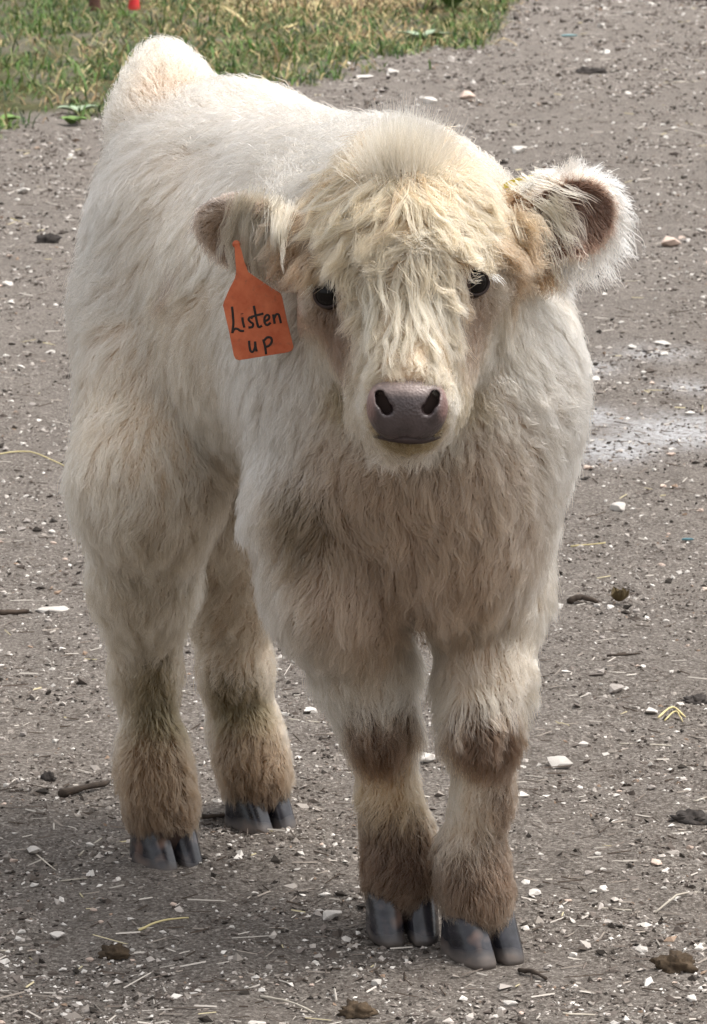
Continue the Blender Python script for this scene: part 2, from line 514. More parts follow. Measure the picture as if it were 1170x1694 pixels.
# ---- hooves: (toe-tip pixel, heading in degrees towards +x)
HOOF = {'FL': ((832, 1596), 27, 1.0), 'FR': ((678, 1561), 9, 1.0), 'HR': ((304, 1438), 30, .95), 'HL': ((462, 1378), 32, .95)}
foot = {}
for k_, (px, deg, sc_) in HOOF.items():
    g = G(*px); dr = np.array([math.sin(math.radians(deg)), -math.cos(math.radians(deg)), 0])
    for _ in range(3):
        c_ = g - dr * 0.042 * sc_
        zg = float(ground_z(c_[0], c_[1])); g = G(*px, zg)
    c_ = g - dr * 0.042 * sc_; c_[2] = zg
    foot[k_] = (c_, dr, sc_)

# ---- trunk
cone(A3(0.05, 0, .545), A3(0.95, 0, .565), .118, .120, .04)
MT = np.array([LA, FA, UP])
ell(A3(.52, 0, .520), (.132, .20, .140), .05, MT)
ell(A3(.62, -.005, .475), (.115, .15, .105), .05, MT)
ell(A3(0, 0, .600), (.065, .10, .075), .06, MT)                      # withers
ell(A3(0.5, 0, .640), (.05, .22, .045), .06, MT)                     # spine
ell(A3(1.0, 0, .575), (.115, .125, .122), .05, MT)                   # rump
ell(A3(1.12, 0, .640), (.06, .08, .055), .05, MT)
ell(P(280, 150, .54), (.030, .040, .032), .05)                      # tail head
ell(P(270, 122, .57), (.018, .026, .024), .03)
ell(P(258, 212, .52), (.030, .05, .030), .05)
cone(A3(1.42, 0, .66), A3(1.55, 0, .42), .024, .018, .03)            # tail hanging behind
for sd in (-1, 1):
    ell(A3(1.02, sd * .068, .50), (.058, .110, .150), .05, MT)       # thigh
    ell(A3(.02, sd * .078 if sd < 0 else .066, .480), (.062, .095, .155), .05, MT)       # shoulder blade
ell(A3(0, 0, .46, .075), (.105, .085, .125), .05, MT)                # chest
ell(A3(0, .005, .365, .080), (.066, .062, .085), .05, MT)            # brisket
# ---- front legs
def leg(key, pts, rs, k=.02):
    c_, dr, sc_ = foot[key]
    pts = pts + [c_ - dr * .018 + UP * .085, c_ - dr * .006 + UP * .050, c_ + UP * .028]
    chain(pts, rs + [.0215, .0225, .0215], k)
yF = foot['FL'][0][1]; yR = foot['FR'][0][1]
leg('FL', [P(806, 850, .19), P(808, 975, .125), P(804, 1120, yF + .03), P(796, 1205, yF + .004), P(800, 1310, yF + .010)], [.055, .043, .032, .0235, .0170], .03)
leg('FR', [P(528, 840, .10), P(550, 975, .085), P(606, 1110, yR + .015), P(630, 1205, yR + .002), P(643, 1310, yR + .010)], [.060, .047, .033, .0235, .0175], .03)
# ---- hind legs
yA = foot['HR'][0][1]; yB = foot['HL'][0][1]
leg('HR', [A3(1.0, -.075, .50), P(248, 790, .30), P(238, 960, .36), P(240, 1110, .395), P(252, 1230, yA + .035)], [.080, .060, .038, .0225, .0195], .035)
leg('HL', [A3(1.05, .075, .50), P(345, 800, .45), P(378, 960, .50), P(390, 1110, .51), P(400, 1200, yB + .035)], [.085, .066, .042, .0260, .0215], .035)
n_trunk = len(PR)
# ---- neck and head
cone(A3(0.1, 0, .575), P(675, 420, .045), .110, .074, .05)
cone(A3(0, 0, .50, .05), P(675, 540, .02), .10, .050, .05)
ell(P(668, 391, .025), (.070, .080, .058), .03)                      # cranium
ell(P(666, 320, .04), (.040, .05, .026), .04)                        # poll
ell(P(672, 430, -.025), (.058, .062, .060), .03)                     # forehead
cone(P(672, 470, -.035), P(675, 618, -.106), .050, .033, .03)        # bridge of the nose
cone(P(620, 525, .00), P(652, 678, -.085), .041, .024, .03)          # jaw, right
cone(P(735, 515, .00), P(700, 678, -.085), .041, .024, .03)          # jaw, left
ell(P(674, 674, -.120), (.0350, .019, .0275), .02)                    # muzzle
ell(P(676, 718, -.104), (.020, .022, .0105), .012)                    # chin
for (ex, ey) in ((538, 448), (800, 428)):
    ell(P(ex + (12 if ex < 600 else -12), ey - 4, -.018), (.026, .024, .016), .02)     # brow
EYE_PX = {'R': (543, 486), 'L': (786, 466)}
for s_, (ex, ey) in EYE_PX.items():
    ell(P(ex + (-6 if s_ == 'R' else 6), ey + 4, -.012), (.020, .022, .020), .025)     # orbit
# ---- ears: cupped leaves
def ear(base, tip, nvec, half_w, thick=.017):
    e1 = nrm(tip - base); n_ = np.array(nvec, float); n_ = nrm(n_ - e1 * (n_ @ e1)); e2 = np.cross(n_, e1)
    L_ = np.linalg.norm(tip - base) / 2; c_ = (base + tip) / 2
    M = np.array([e1, e2, n_])
    cone(base - e1 * .03, base + e1 * .022, .024, .021, .02)
    ell(c_, (L_, half_w, thick), .012, M)
    ell(c_ + n_ * .0150 + e1 * .004, (L_ * .86, half_w * .80, thick * .80), .005, M, op='sub')
    return c_, M, L_
EAR = {}
EAR['L'] = ear(P(842, 398, .035), P(1022, 330, .070), (-.30, -.93, -.12), .039)
EAR['R'] = ear(P(502, 402, .030), P(330, 374, .080), (.08, -.86, -.38), .037)

lo = np.min([p[4] for p in PR if p[2] == 'add'], 0) - .03; hi = np.max([p[5] for p in PR if p[2] == 'add'], 0) + .03
HV = 0.0038
BV, BQ = surface_nets(sdf_grid(PR, lo, hi, HV), lo, HV)
def grad(p, e=.0015, prims=None):
    g = np.stack([sdf(p + np.eye(3)[i] * e, prims) - sdf(p - np.eye(3)[i] * e, prims) for i in range(3)], -1)
    return nrm(g)
def hit(pxs, prims=None):
    """where photo pixels meet the body"""
    pxs = np.array(pxs, float)
    d = nrm(np.stack([ray(*q) for q in pxs])); o = np.repeat(CAM[None], len(pxs), 0)
    t = np.full(len(pxs), 2.6)
    for _ in range(90 if prims is None else 45):
        s_ = sdf(o + d * t[:, None], prims); t += np.clip(s_, -0.02, .12) * .8
        t = np.minimum(t, 4.6)
    p = o + d * t[:, None]
    return p, sdf(p, prims) < .006
BN = grad(BV)
print('body', len(BV), BV.min(0), BV.max(0))
# ---- eyes and nose first, so that the coat can keep clear of them
calf = empty('calf', (0.0, 0.2, 0.0))
tag(calf, 'fluffy cream calf standing on the dirt with a tag in its ear', 'calf')

eye_pos = {}
for s_, q in EYE_PX.items():
    p, ok = hit([q]); n_ = grad(p)[0]
    eye_pos[s_] = (p[0], n_)

m_eye, nt, b, out = new_mat('eye')
b.inputs['Base Color'].default_value = (0.008, 0.006, 0.005, 1); b.inputs['Roughness'].default_value = 0.10; b.inputs['Specular IOR Level'].default_value = 0.18
m_lid = mottled('eyelid_skin', srgb(40, 30, 28), srgb(66, 52, 48), 120, 0.55, 0.2)

def uv_sphere(c, r, nu=28, nv=18, M=np.eye(3)):
    v = [(0, 0, 1)]
    for i in range(1, nv):
        th = math.pi * i / nv
        for j in range(nu):
            ph = 2 * math.pi * j / nu
            v.append((math.sin(th) * math.cos(ph), math.sin(th) * math.sin(ph), math.cos(th)))
    v.append((0, 0, -1)); f = []
    for j in range(nu):
        f.append((0, 1 + j, 1 + (j + 1) % nu))
        for i in range(nv - 2):
            a = 1 + i * nu + j; b2 = 1 + i * nu + (j + 1) % nu
            f.append((a, a + nu, b2 + nu, b2))
        f.append((len(v) - 1, 1 + (nv - 2) * nu + (j + 1) % nu, 1 + (nv - 2) * nu + j))
    return np.array(v) * r @ M + c, f

def tube(pts, rad, nseg=8, closed=False):
    pts = np.array(pts, float); n = len(pts)
    rad = np.full(n, rad) if np.ndim(rad) == 0 else np.array(rad)
    tg = nrm(np.roll(pts, -1, 0) - np.roll(pts, 1, 0)) if closed else nrm(np.gradient(pts, axis=0))
    u = np.cross(tg[0], [0.3, 0.5, 0.81]); u = nrm(u); V = []
    for i in range(n):
        u = nrm(u - tg[i] * (u @ tg[i])); w = np.cross(tg[i], u)
        for j in range(nseg):
            a = 2 * math.pi * j / nseg
            V.append(pts[i] + rad[i] * (math.cos(a) * u + math.sin(a) * w))
    F = []
    for i in range(n if closed else n - 1):
        for j in range(nseg):
            a = i * nseg + j; b2 = i * nseg + (j + 1) % nseg; i2 = (i + 1) % n
            F.append((a, b2, i2 * nseg + (j + 1) % nseg, i2 * nseg + j))
    if not closed:
        F.append(tuple(range(nseg))[::-1]); F.append(tuple((n - 1) * nseg + j for j in range(nseg)))
    return np.array(V), F

for s_, (p, n_) in eye_pos.items():
    sgn = -1 if s_ == 'R' else 1
    view = nrm(CAM - p); fwd_ = nrm(n_ * .45 + view * .75)
    c_ = p - fwd_ * .0080
    v, f = uv_sphere(c_, .0145)
    eo = mesh_obj('eye', v, f, m_eye, calf)
    # lid rim: an almond ring lying on the ball, long axis tilted towards the nose
    ax1 = nrm(np.cross(fwd_, UP)) * sgn * -1; ax1 = nrm(ax1 * 1.0 + UP * (-.45)); ax1 = nrm(ax1 - fwd_ * (ax1 @ fwd_)); ax2 = np.cross(fwd_, ax1)
    if ax2[2] < 0: ax2 = -ax2
    ring = []
    for i in range(36):
        t = 2 * math.pi * i / 36
        w = np.cos(t) * .0112 * ax1 + np.sin(t) * (.0088 if math.sin(t) > 0 else .0092) * ax2
        ring.append(c_ + nrm(fwd_ * .0090 + w * 1.0) * .0148)
    v, f = tube(ring, .0014, 8, True)
    mesh_obj('eyelid', v, f, m_lid, eo)

# nose pad, own fine surface
def nz(px, py, y): return P(674 + (px - 674) * .90, 677 + (py - 683) * .92, y)
NP = []
_save = PR; PR = NP
YN = -.149
ell(nz(674, 682, YN + .018), (.0300, .022, .0215), .01)
ell(nz(673, 652, YN + .020), (.023, .017, .0125), .012)
for sx in (-1, 1):
    ell(nz(674 + sx * 48, 676, YN + .020), (.0100, .020, .0180), .010)            # wing of the nostril
    ell(nz(674 + sx * 23, 712, YN + .020), (.013, .017, .0110), .010)
    cone(nz(674 + sx * 52, 654, YN - .012), nz(674 + sx * 50, 660, YN + .022), .0034, .0030, .004, 'sub')
    cone(nz(674 + sx * 47, 668, YN - .012), nz(674 + sx * 46, 672, YN + .024), .0046, .004, .004, 'sub')
    cone(nz(674 + sx * 36, 684, YN - .012), nz(674 + sx * 40, 682, YN + .024), .0042, .004, .004, 'sub')
PR = _save
nlo = nz(674, 690, YN) - np.array([.06, .035, .05]); nhi = nz(674, 680, YN) + np.array([.06, .06, .05])
NV, NQ = surface_nets(sdf_grid(NP, nlo, nhi, .0013), nlo, .0013)
npx, npy, _ = to_px(NV[:, 0], NV[:, 1], NV[:, 2])
npx = 674 + (npx - 674) / .90; npy = 683 + (npy - 677) / .92
hole = np.min([prim_d(q[0], q[1], NV) for q in NP if q[2] == 'sub'], 0) < .0012
tmix = np.clip((664 - npy) / 16, 0, 1)[:, None]
pk = (np.clip((np.abs(npx - 674) - 54) / 14, 0, 1) * np.clip((712 - npy) / 20, 0, 1))[:, None] * .7
ncol = srgb(78, 67, 66) * (1 - tmix) + srgb(142, 126, 120) * tmix
ncol = ncol * (1 - pk) + srgb(150, 116, 108) * pk
ncol[hole] = srgb(46, 34, 34)
m_nose, nt, b, out = new_mat('nose_skin')
a_ = N(nt, 'ShaderNodeAttribute'); a_.attribute_name = 'col'
tcn = N(nt, 'ShaderNodeTexCoord'); vo = N(nt, 'ShaderNodeTexVoronoi'); vo.inputs['Scale'].default_value = 420
no = N(nt, 'ShaderNodeTexNoise'); no.inputs['Scale'].default_value = 90; no.inputs['Detail'].default_value = 6
nt.links.new(tcn.outputs['Object'], vo.inputs['Vector']); nt.links.new(tcn.outputs['Object'], no.inputs['Vector'])
nt.links.new(mixc(nt, 1.0, a_.outputs['Color'], ramp(nt, no.outputs['Fac'], [(0.3, (.62, .6, .6)), (0.7, (1.1, 1.1, 1.1))]), 'MULTIPLY'), b.inputs['Base Color'])
b.inputs['Roughness'].default_value = 0.42
bp = N(nt, 'ShaderNodeBump'); bp.inputs['Strength'].default_value = 0.35; bp.inputs['Distance'].default_value = 0.0012
nt.links.new(vo.outputs['Distance'], bp.inputs['Height']); nt.links.new(bp.outputs[0], b.inputs['Normal'])
nose = mesh_obj('nose', NV, NQ, m_nose, calf, colors=ncol)
nose['label'] = 'smooth greyish pink nose pad with two dark nostrils'
NC = nz(674, 683, YN + .01)
# dark line of the mouth under the pad
v, f = tube([P(674 + 54 * t, 727 - 5 * t * t + 1.5 * math.sin(3 * t), -.140 + .022 * t * t) for t in np.linspace(-1, 1, 17)], [.0014 + .0026 * (1 - t * t) for t in np.linspace(-1, 1, 17)])
mesh_obj('lips', v, f, m_lid, calf)

# ------------------------------------------------------------------ coat: direction, length, lift, curl and colour over the skin
def w3(dx, dy):      # a direction seen in the photo -> lying across the view
    return RGT * dx - UPV * dy
px_, py_, _d = to_px(BV[:, 0], BV[:, 1], BV[:, 2])
z_ = BV[:, 2]
legw = np.clip((.37 - z_) / .10, 0, 1); legw = legw * legw * (3 - 2 * legw)
axis_t = ((BV[:, :2] - S0) @ (H0 - S0)) / np.dot(H0 - S0, H0 - S0)
side_ = (BV - A3(0, 0, 0)) @ LA
D0 = (-FA * .85 + -UP * .60)[None] * (1 - legw[:, None]) + (-UP + -FA * .08)[None] * legw[:, None]
D0 = D0 + LA[None] * (np.clip(side_ / .12, -1, 1) * .30 * (1 - legw))[:, None]
chestw = np.clip(1 - np.linalg.norm(BV - A3(0, 0, .45, .12), axis=1) / .20, 0, 1)
D0 = D0 + (-UP * 1.4 + FA * .6)[None] * chestw[:, None]
L0 = .034 * (1 - legw) + .020 * legw
L0 = L0 - .007 * np.clip((.13 - z_) / .05, 0, 1) * (legw > .9)
F0 = np.full(len(BV), .55) - .12 * legw          # lift (radians)
K0 = np.full(len(BV), .55) ; W0 = np.full(len(BV), .0022)       # clumping, waviness (m)

GD = []   # guides: px, py, direction, length, lift, clump, wave, radius
def g(px, py, dx, dy, L, lift=.4, clump=.7, wave=.003, r=.022): GD.append((px, py, dx, dy, L, lift, clump, wave, r))
# crown tuft standing up
for x in (630, 650, 668, 686, 706): g(x, 275, (x - 668) / 90, -1, .052, 1.25, .60, .004, .012)
# fringe falling from the crown
for x in range(520, 840, 32):
    u = (x - 672) / 130
    g(x, 318 + 18 * abs(u), u * 1.25, .75, .044, .34, .95, .007, .018)
    g(x, 362 + 10 * abs(u), u * 1.15, .85, .040, .32, .95, .007, .018)
# whorl on the forehead
for i in range(12):
    t = 2 * math.pi * i / 12
    g(680 + 34 * math.cos(t), 412 + 26 * math.sin(t), math.cos(t) * 1.1, math.sin(t) + .15, .034, .42, .96, .008, .014)
for x in (560, 600, 760, 800): g(x, 408, (x - 680) / 100, .25, .030, .40, .85, .006, .018)
# long waves down the bridge
for yy in (470, 510, 550, 590):
    for x in (610, 640, 672, 705, 735):
        g(x, yy, (x - 672) / 95, 1, .034 - .014 * (yy - 470) / 120, .20, .97, .0050, .015)
for x in (630, 652, 674, 696, 718): g(x, 618, (x - 674) / 50, .8, .007, .35, .5, .001, .010)
# short hair round eyes, cheeks, muzzle sides
for (ex, ey, sg) in ((543, 486, -1), (790, 465, 1)):
    g(ex, ey, sg * .5, .9, .004, .3, .2, .0005, .010)
    g(ex - sg * 30, ey + 25, -sg * .2, 1, .009, .25, .5, .001, .012)
    g(ex + sg * 3, ey + 36, sg * .1, 1, .008, .25, .5, .001, .014)
    g(ex - sg * 12, ey - 24, sg * .6, -.5, .016, .5, .6, .003, .010)
    g(ex + sg * 30, ey + 10, sg * .9, .5, .014, .35, .6, .002, .014)
for (x, yy, dx, dy, L) in ((560, 580, -.3, 1, .012), (540, 640, -.2, 1, .012), (580, 650, -.3, 1, .012), (560, 700, -.1, 1, .013), (612, 728, 0, 1, .006),
                          (795, 570, .3, 1, .012), (808, 630, .2, 1, .012), (770, 650, .3, 1, .012), (790, 700, .1, 1, .013), (742, 728, 0, 1, .006)):
    g(x, yy, dx, dy, L, .35, .6, .002, .018)
for (x, yy, dx, dy) in ((602, 672, -.6, .5), (748, 670, .6, .5), (606, 706, -.3, 1), (744, 704, .3, 1), (674, 736, 0, 1), (645, 732, -.1, 1), (708, 732, .1, 1)):
    g(x, yy, dx, dy, .0045, .5, .3, .0008, .014)
# chest
for (x, yy, dx, dy, L) in ((520, 820, -.35, 1, .034), (600, 830, -.1, 1, .036), (690, 830, 0, 1, .036), (780, 830, .25, 1, .034), (860, 800, .5, 1, .03),
                          (560, 920, -.25, 1, .036), (640, 940, .1, 1, .040), (700, 950, 0, 1, .042), (760, 940, -.15, 1, .04), (840, 930, .3, 1, .034), (690, 1010, 0, 1, .045),
                          (650, 1000, .2, 1, .045), (735, 1000, -.2, 1, .045), (900, 700, .75, .8, .032), (915, 600, .85, .6, .032), (905, 850, .7, .9, .034)):
    g(x, yy, dx, dy, L, .50, .72, .003, .045)
# shoulder and forearm
for (x, yy, dx, dy, L) in ((430, 620, -.75, .7, .032), (440, 740, -.65, .8, .034), (440, 850, -.65, .85, .036), (480, 940, -.6, .9, .036), (520, 1030, -.3, 1, .032), (560, 1100, -.3, 1, .028),
                          (640, 1080, .35, .9, .028), (760, 1080, -.55, .8, .030), (830, 1040, .0, 1, .03), (800, 1130, -.05, 1, .026), (860, 1080, .35, 1, .028)):
    g(x, yy, dx, dy, L, .45, .70, .002, .035)
# flank, hip and thigh
for (x, yy, dx, dy, L) in ((200, 300, -.9, .35, .034), (300, 300, -.8, .45, .034), (200, 450, -.85, .55, .034), (300, 500, -.75, .65, .034), (200, 600, -.65, .8, .034), (300, 650, -.5, .9, .034),
                          (180, 760, -.3, 1, .036), (250, 800, .05, 1, .036), (180, 900, -.25, 1, .034), (270, 900, .1, 1, .034), (230, 1000, -.1, 1, .028), (340, 760, .2, 1, .03)):
    g(x, yy, dx, dy, L, .48, .62, .0025, .05)
for (x, yy) in ((250, 120), (270, 100), (290, 125), (230, 160)): g(x, yy, (x - 268) / 60, -1, .026, .95, .35, .002, .024)
for (x, yy) in ((380, 160), (470, 190), (560, 225), (330, 200)): g(x, yy, -.35, -.8, .034, .85, .30, .002, .05)
# feather over the pasterns
for (x, yy) in ((650, 1395), (790, 1410), (262, 1300), (415, 1270)): g(x, yy, 0, 1, .022, .55, .6, .002, .03)
for (x, yy) in ((660, 1480), (795, 1500), (268, 1360), (425, 1310)): g(x, yy, 0, 1, .013, .38, .5, .001, .022)
GDa = np.array(GD)
gp, gok = hit(GDa[:, :2])
GDa, gp = GDa[gok], gp[gok]
gdir = np.stack([w3(q[2], q[3]) for q in GDa]); gdir = nrm(gdir)
num = {'D': nrm(D0) * .12, 'L': L0 * .12, 'F': F0 * .12, 'K': K0 * .12, 'W': W0 * .12}; den = np.full(len(BV), .12)
for i in range(len(GDa)):
    q = GDa[i]
    dd = ((BV - gp[i]) ** 2).sum(1) / (q[8] ** 2)
    m = dd < 9
    w = np.exp(-.5 * dd[m])
    num['D'][m] += gdir[i] * w[:, None]; num['L'][m] += q[4] * w; num['F'][m] += q[5] * w; num['K'][m] += q[6] * w; num['W'][m] += q[7] * w
    den[m] += w
VD = num['D'] / den[:, None]; VL = num['L'] / den; VF = num['F'] / den; VK = num['K'] / den; VW = num['W'] / den
# ears: fringe round the rim, long silky hair inside, velvet on the back
EARZ = np.zeros(len(BV)); EARIN = np.zeros(len(BV)); EARU = np.zeros(len(BV)); EARS = np.zeros(len(BV))
for s_, (c_, M, L_) in EAR.items():
    q = (BV - c_) @ M.T
    u, v, n_ = q[:, 0] / L_, q[:, 1] / .037, q[:, 2]
    m = (np.abs(q[:, 0]) < L_ * 1.15) & (np.abs(q[:, 1]) < .045) & (np.abs(n_) < .022) & (u > -.80)
    rimr = np.sqrt(u ** 2 + v ** 2)
    nn = BN @ M[2]
    inside = m & (nn > .15) & (rimr < .86)
    rim = m & ~inside & (rimr > .66)
    out_ = (M[0][None] * np.maximum(u, -.1)[:, None] * 1.1 + M[1][None] * v[:, None]) + (-UP * .45)[None]
    VD[m] = nrm(out_[m]); VL[m] = .010; VF[m] = .35; VK[m] = .4; VW[m] = .001
    VL[rim] = .026 if s_ == 'L' else .014
    VF[rim] = .25; VK[rim] = .6
    if s_ == 'L':
        VL[rim & (v * M[1][2] < 0)] = .034
    # silk from the root of the ear, sweeping across the opening
    root = inside & (u < .10)
    VL[root] = .040; VF[root] = .55; VK[root] = .85; VW[root] = .004
    VD[root] = nrm(w3(.55 if s_ == 'L' else .18, 1.0))
    VL[inside & ~root] = .010; VF[inside & ~root] = .4
    EARS[root] = 1
    EARZ[m] = 1; EARIN[inside] = 1; EARU[m] = u[m]
offhead = (np.linalg.norm(BV - P(672, 450, -.02), axis=1) > .15) & (EARZ < .5)
VL[offhead] *= .86; VF[offhead] *= 1.15
# bare skin
bare = np.zeros(len(BV), bool)
for s_, (p, n_) in eye_pos.items(): bare |= np.linalg.norm(BV - p, axis=1) < .0135
nd = (BV - NC) / np.array([.032, .03, .0245]); bare |= ((nd ** 2).sum(1) < 1) & (BN[:, 1] < .1)
for k_, (c_, dr, sc_) in foot.items():
    bare |= (np.linalg.norm((BV - c_)[:, :2], axis=1) < .08) & (z_ - c_[2] < (.029 if k_[0] == 'F' else .035))
VL[bare] = 0

# colour spots: px, py, radius (m), sRGB, strength
CS = []
def cs(px, py, r, col, s=1.0): CS.append((px, py, r, srgb(*col), s))
CREAM, WHITE, TAN, BROWN, GREEN = (214, 200, 178), (232, 226, 216), (198, 172, 138), (116, 90, 68), (120, 108, 66)
BASE = srgb(218, 204, 184)
for (x, yy) in ((560, 330), (620, 310), (700, 300), (770, 320), (590, 370), (660, 360), (740, 365), (810, 350)): cs(x, yy, .030, (216, 192, 156), 1.0)
cs(668, 272, .022, (186, 158, 126), 1.2)
for (x, yy) in ((540, 325), (800, 345), (510, 390), (850, 380)): cs(x, yy, .016, (190, 156, 116), .6)
for (x, yy) in ((600, 410), (680, 400), (760, 410), (640, 450), (720, 450)): cs(x, yy, .026, (218, 198, 168), 1.0)
for (x, yy) in ((640, 520), (675, 520), (710, 520), (640, 580), (710, 580), (675, 590)): cs(x, yy, .028, (218, 198, 170), 1.4)
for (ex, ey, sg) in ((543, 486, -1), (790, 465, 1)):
    cs(ex - sg * 26, ey + 22, .015, (138, 116, 102), 1.8); cs(ex - sg * 20, ey + 62, .017, (138, 116, 102), 2.0); cs(ex + sg * 4, ey + 30, .012, (168, 146, 130), 1.1)  # brown below the eyes: tear stains, plus shadow painted into the coat colour
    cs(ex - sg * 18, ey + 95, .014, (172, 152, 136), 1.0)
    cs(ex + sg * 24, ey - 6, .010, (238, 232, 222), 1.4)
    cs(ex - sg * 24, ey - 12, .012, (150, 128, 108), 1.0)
cs(500, 420, .022, (126, 100, 74), 2.2); cs(524, 392, .016, (134, 106, 78), 1.8); cs(842, 400, .020, (138, 108, 74), 2.2); cs(826, 420, .014, (140, 110, 78), 1.6)
for (x, yy) in ((596, 690), (752, 690), (600, 655), (748, 655), (620, 722), (730, 722)): cs(x, yy, .010, (226, 218, 200), 1.6)
for (x, yy) in ((566, 650), (584, 664), (775, 655), (766, 640)): cs(x, yy, .010, (166, 152, 112), 1.3)
for (x, yy) in ((645, 728), (677, 734), (708, 728), (660, 740), (694, 740)): cs(x, yy, .012, (158, 142, 98), 2.0)
for (x, yy) in ((560, 820), (640, 800), (720, 800), (790, 830), (590, 900), (660, 880), (760, 900), (820, 890), (630, 980), (740, 990), (690, 1030)): cs(x, yy, .040, (188, 164, 140), 1.1)
cs(590, 950, .03, (172, 144, 118), .9); cs(800, 920, .025, (176, 150, 126), .8); cs(690, 950, .018, (206, 196, 190), 1.2); cs(640, 1030, .02, (176, 146, 114), .9)
for (x, yy) in ((500, 850), (510, 900), (480, 830), (520, 870)): cs(x, yy, .016, (112, 100, 62), 1.6)
# knees, cannons and pasterns
for (x, yy) in ((590, 1215), (630, 1220), (668, 1205), (610, 1240), (650, 1240)): cs(x, yy, .012, (124, 96, 70), 1.9)
for (x, yy) in ((800, 1215), (840, 1210), (770, 1225), (848, 1240), (815, 1240)): cs(x, yy, .012, (122, 95, 72), 1.9)
for (x, yy) in ((610, 1310), (650, 1300), (680, 1320)): cs(x, yy, .018, (206, 178, 138), 1.2)
for (x, yy) in ((760, 1300), (765, 1350), (770, 1390)): cs(x, yy, .016, (224, 206, 182), 1.5)
for (x, yy) in ((835, 1330), (840, 1370), (835, 1400), (815, 1400)): cs(x, yy, .015, (116, 92, 72), 2.0)
for (x, yy) in ((610, 1400), (650, 1405), (695, 1400), (620, 1430), (680, 1440)): cs(x, yy, .018, (114, 88, 66), 2.0)
for (x, yy) in ((620, 1480), (660, 1480), (700, 1480), (760, 1490), (800, 1495), (840, 1490)): cs(x, yy, .014, (142, 118, 94), 1.6)
for (x, yy) in ((750, 1440), (795, 1450), (840, 1440)): cs(x, yy, .016, (118, 92, 70), 2.0)
for (x, yy) in ((255, 1130), (270, 1170), (262, 1200), (255, 1105), (390, 1160), (420, 1165), (370, 1150)): cs(x, yy, .014, (128, 116, 70), 1.7)
for (x, yy) in ((225, 1260), (265, 1260), (300, 1260), (240, 1310), (290, 1310), (265, 1350), (380, 1260), (420, 1260), (450, 1260), (400, 1300), (440, 1300)): cs(x, yy, .020, (164, 138, 106), 1.5)
for (x, yy) in ((225, 1355), (300, 1345), (400, 1320), (440, 1310)): cs(x, yy, .014, (114, 88, 62), 1.8)
for (x, yy) in ((360, 900), (380, 1000), (400, 1080), (350, 850)): cs(x, yy, .035, (212, 192, 164), 1.1)
for (x, yy) in ((230, 1000), (290, 1060), (250, 900), (200, 1060)): cs(x, yy, .035, (206, 190, 164), .9)
# back and flank
for (x, yy) in ((300, 400), (200, 650), (160, 640), (380, 330), (250, 330), (330, 560)): cs(x, yy, .035, (216, 196, 170), .8)
for (x, yy) in ((340, 220), (450, 230), (540, 260), (250, 220), (150, 450), (430, 640), (430, 760), (930, 650), (920, 800), (450, 950)): cs(x, yy, .05, (216, 208, 197), 1.1)
for (x, yy) in ((260, 150), (285, 155)): cs(x, yy, .016, (206, 178, 150), 1.1)
cs(292, 466, .010, (150, 128, 116), 1.5); cs(300, 440, .008, (190, 170, 155), 1.0)
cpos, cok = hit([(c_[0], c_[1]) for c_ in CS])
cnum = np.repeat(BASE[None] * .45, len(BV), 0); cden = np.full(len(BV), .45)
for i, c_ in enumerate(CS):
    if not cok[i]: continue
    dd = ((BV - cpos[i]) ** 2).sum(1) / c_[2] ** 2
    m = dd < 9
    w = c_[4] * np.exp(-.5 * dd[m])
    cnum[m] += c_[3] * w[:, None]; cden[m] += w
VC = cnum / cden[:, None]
inn = EARIN > .5
VC[EARZ > .5] = srgb(230, 222, 212)
VC[inn] = srgb(152, 122, 104)
VC[inn & (EARU < -.55)] = srgb(176, 146, 106)
VC[(EARZ > .5) & (EARU < -.45)] = srgb(176, 142, 104)
mR = (EARZ > .5) & (BV[:, 0] < 0)
VC[mR & ~inn] = srgb(176, 160, 146)
VC[mR & inn] = srgb(190, 170, 150)

VC = VC ** 1.45 * 1.0
VC = VC * .80 + .20 * VC.mean(1, keepdims=True)
VC = VC * np.array([1.06, .985, .93]) * .97
lum = VC.mean(1, keepdims=True); tq = np.clip((lum - .10) / .42, 0, 1)
VC = VC * (.60 + .38 * tq * tq * (3 - 2 * tq))
hw_ = np.exp(-((BV - P(672, 420, -.01)) ** 2).sum(1) / (2 * .075 ** 2))[:, None]
VC = VC * (1 - hw_ * np.array([.15, .22, .31]))
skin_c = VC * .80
skin_c[bare] = srgb(62, 50, 46)
skin_c[bare & (np.linalg.norm(BV - NC, axis=1) < .06) & (py_ < 652)] = srgb(128, 108, 98)
m_skin = attr_mat('calf_skin', 0.9, 0.1)
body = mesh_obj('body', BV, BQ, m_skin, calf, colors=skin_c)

# ------------------------------------------------------------------ strands
tri = np.concatenate([BQ[:, [0, 1, 2]], BQ[:, [0, 2, 3]]])
ta, tb, tc_ = BV[tri[:, 0]], BV[tri[:, 1]], BV[tri[:, 2]]
area = .5 * np.linalg.norm(np.cross(tb - ta, tc_ - ta), axis=1)
dens = area * (VL[tri].mean(1) > .0015)
tcx = BV[tri].mean(1)
headm = np.exp(-((tcx - P(672, 480, -.04)) ** 2).sum(1) / (2 * .10 ** 2))
dens = dens * (1 + 1.3 * headm) * np.clip(.030 / np.maximum(VL[tri].mean(1), .004), .8, 3.2) ** .8
NS = 300000
ti = rng.choice(len(tri), NS, p=dens / dens.sum())
r1, r2 = rng.random(NS), rng.random(NS); sq = np.sqrt(r1)
bc = np.stack([1 - sq, sq * (1 - r2), sq * r2], 1)
def interp(A_):
    T = A_[tri[ti]]
    return (T * (bc[:, :, None] if A_.ndim == 2 else bc)).sum(1)
root, nrmv, dirv = interp(BV), nrm(interp(BN)), interp(VD)
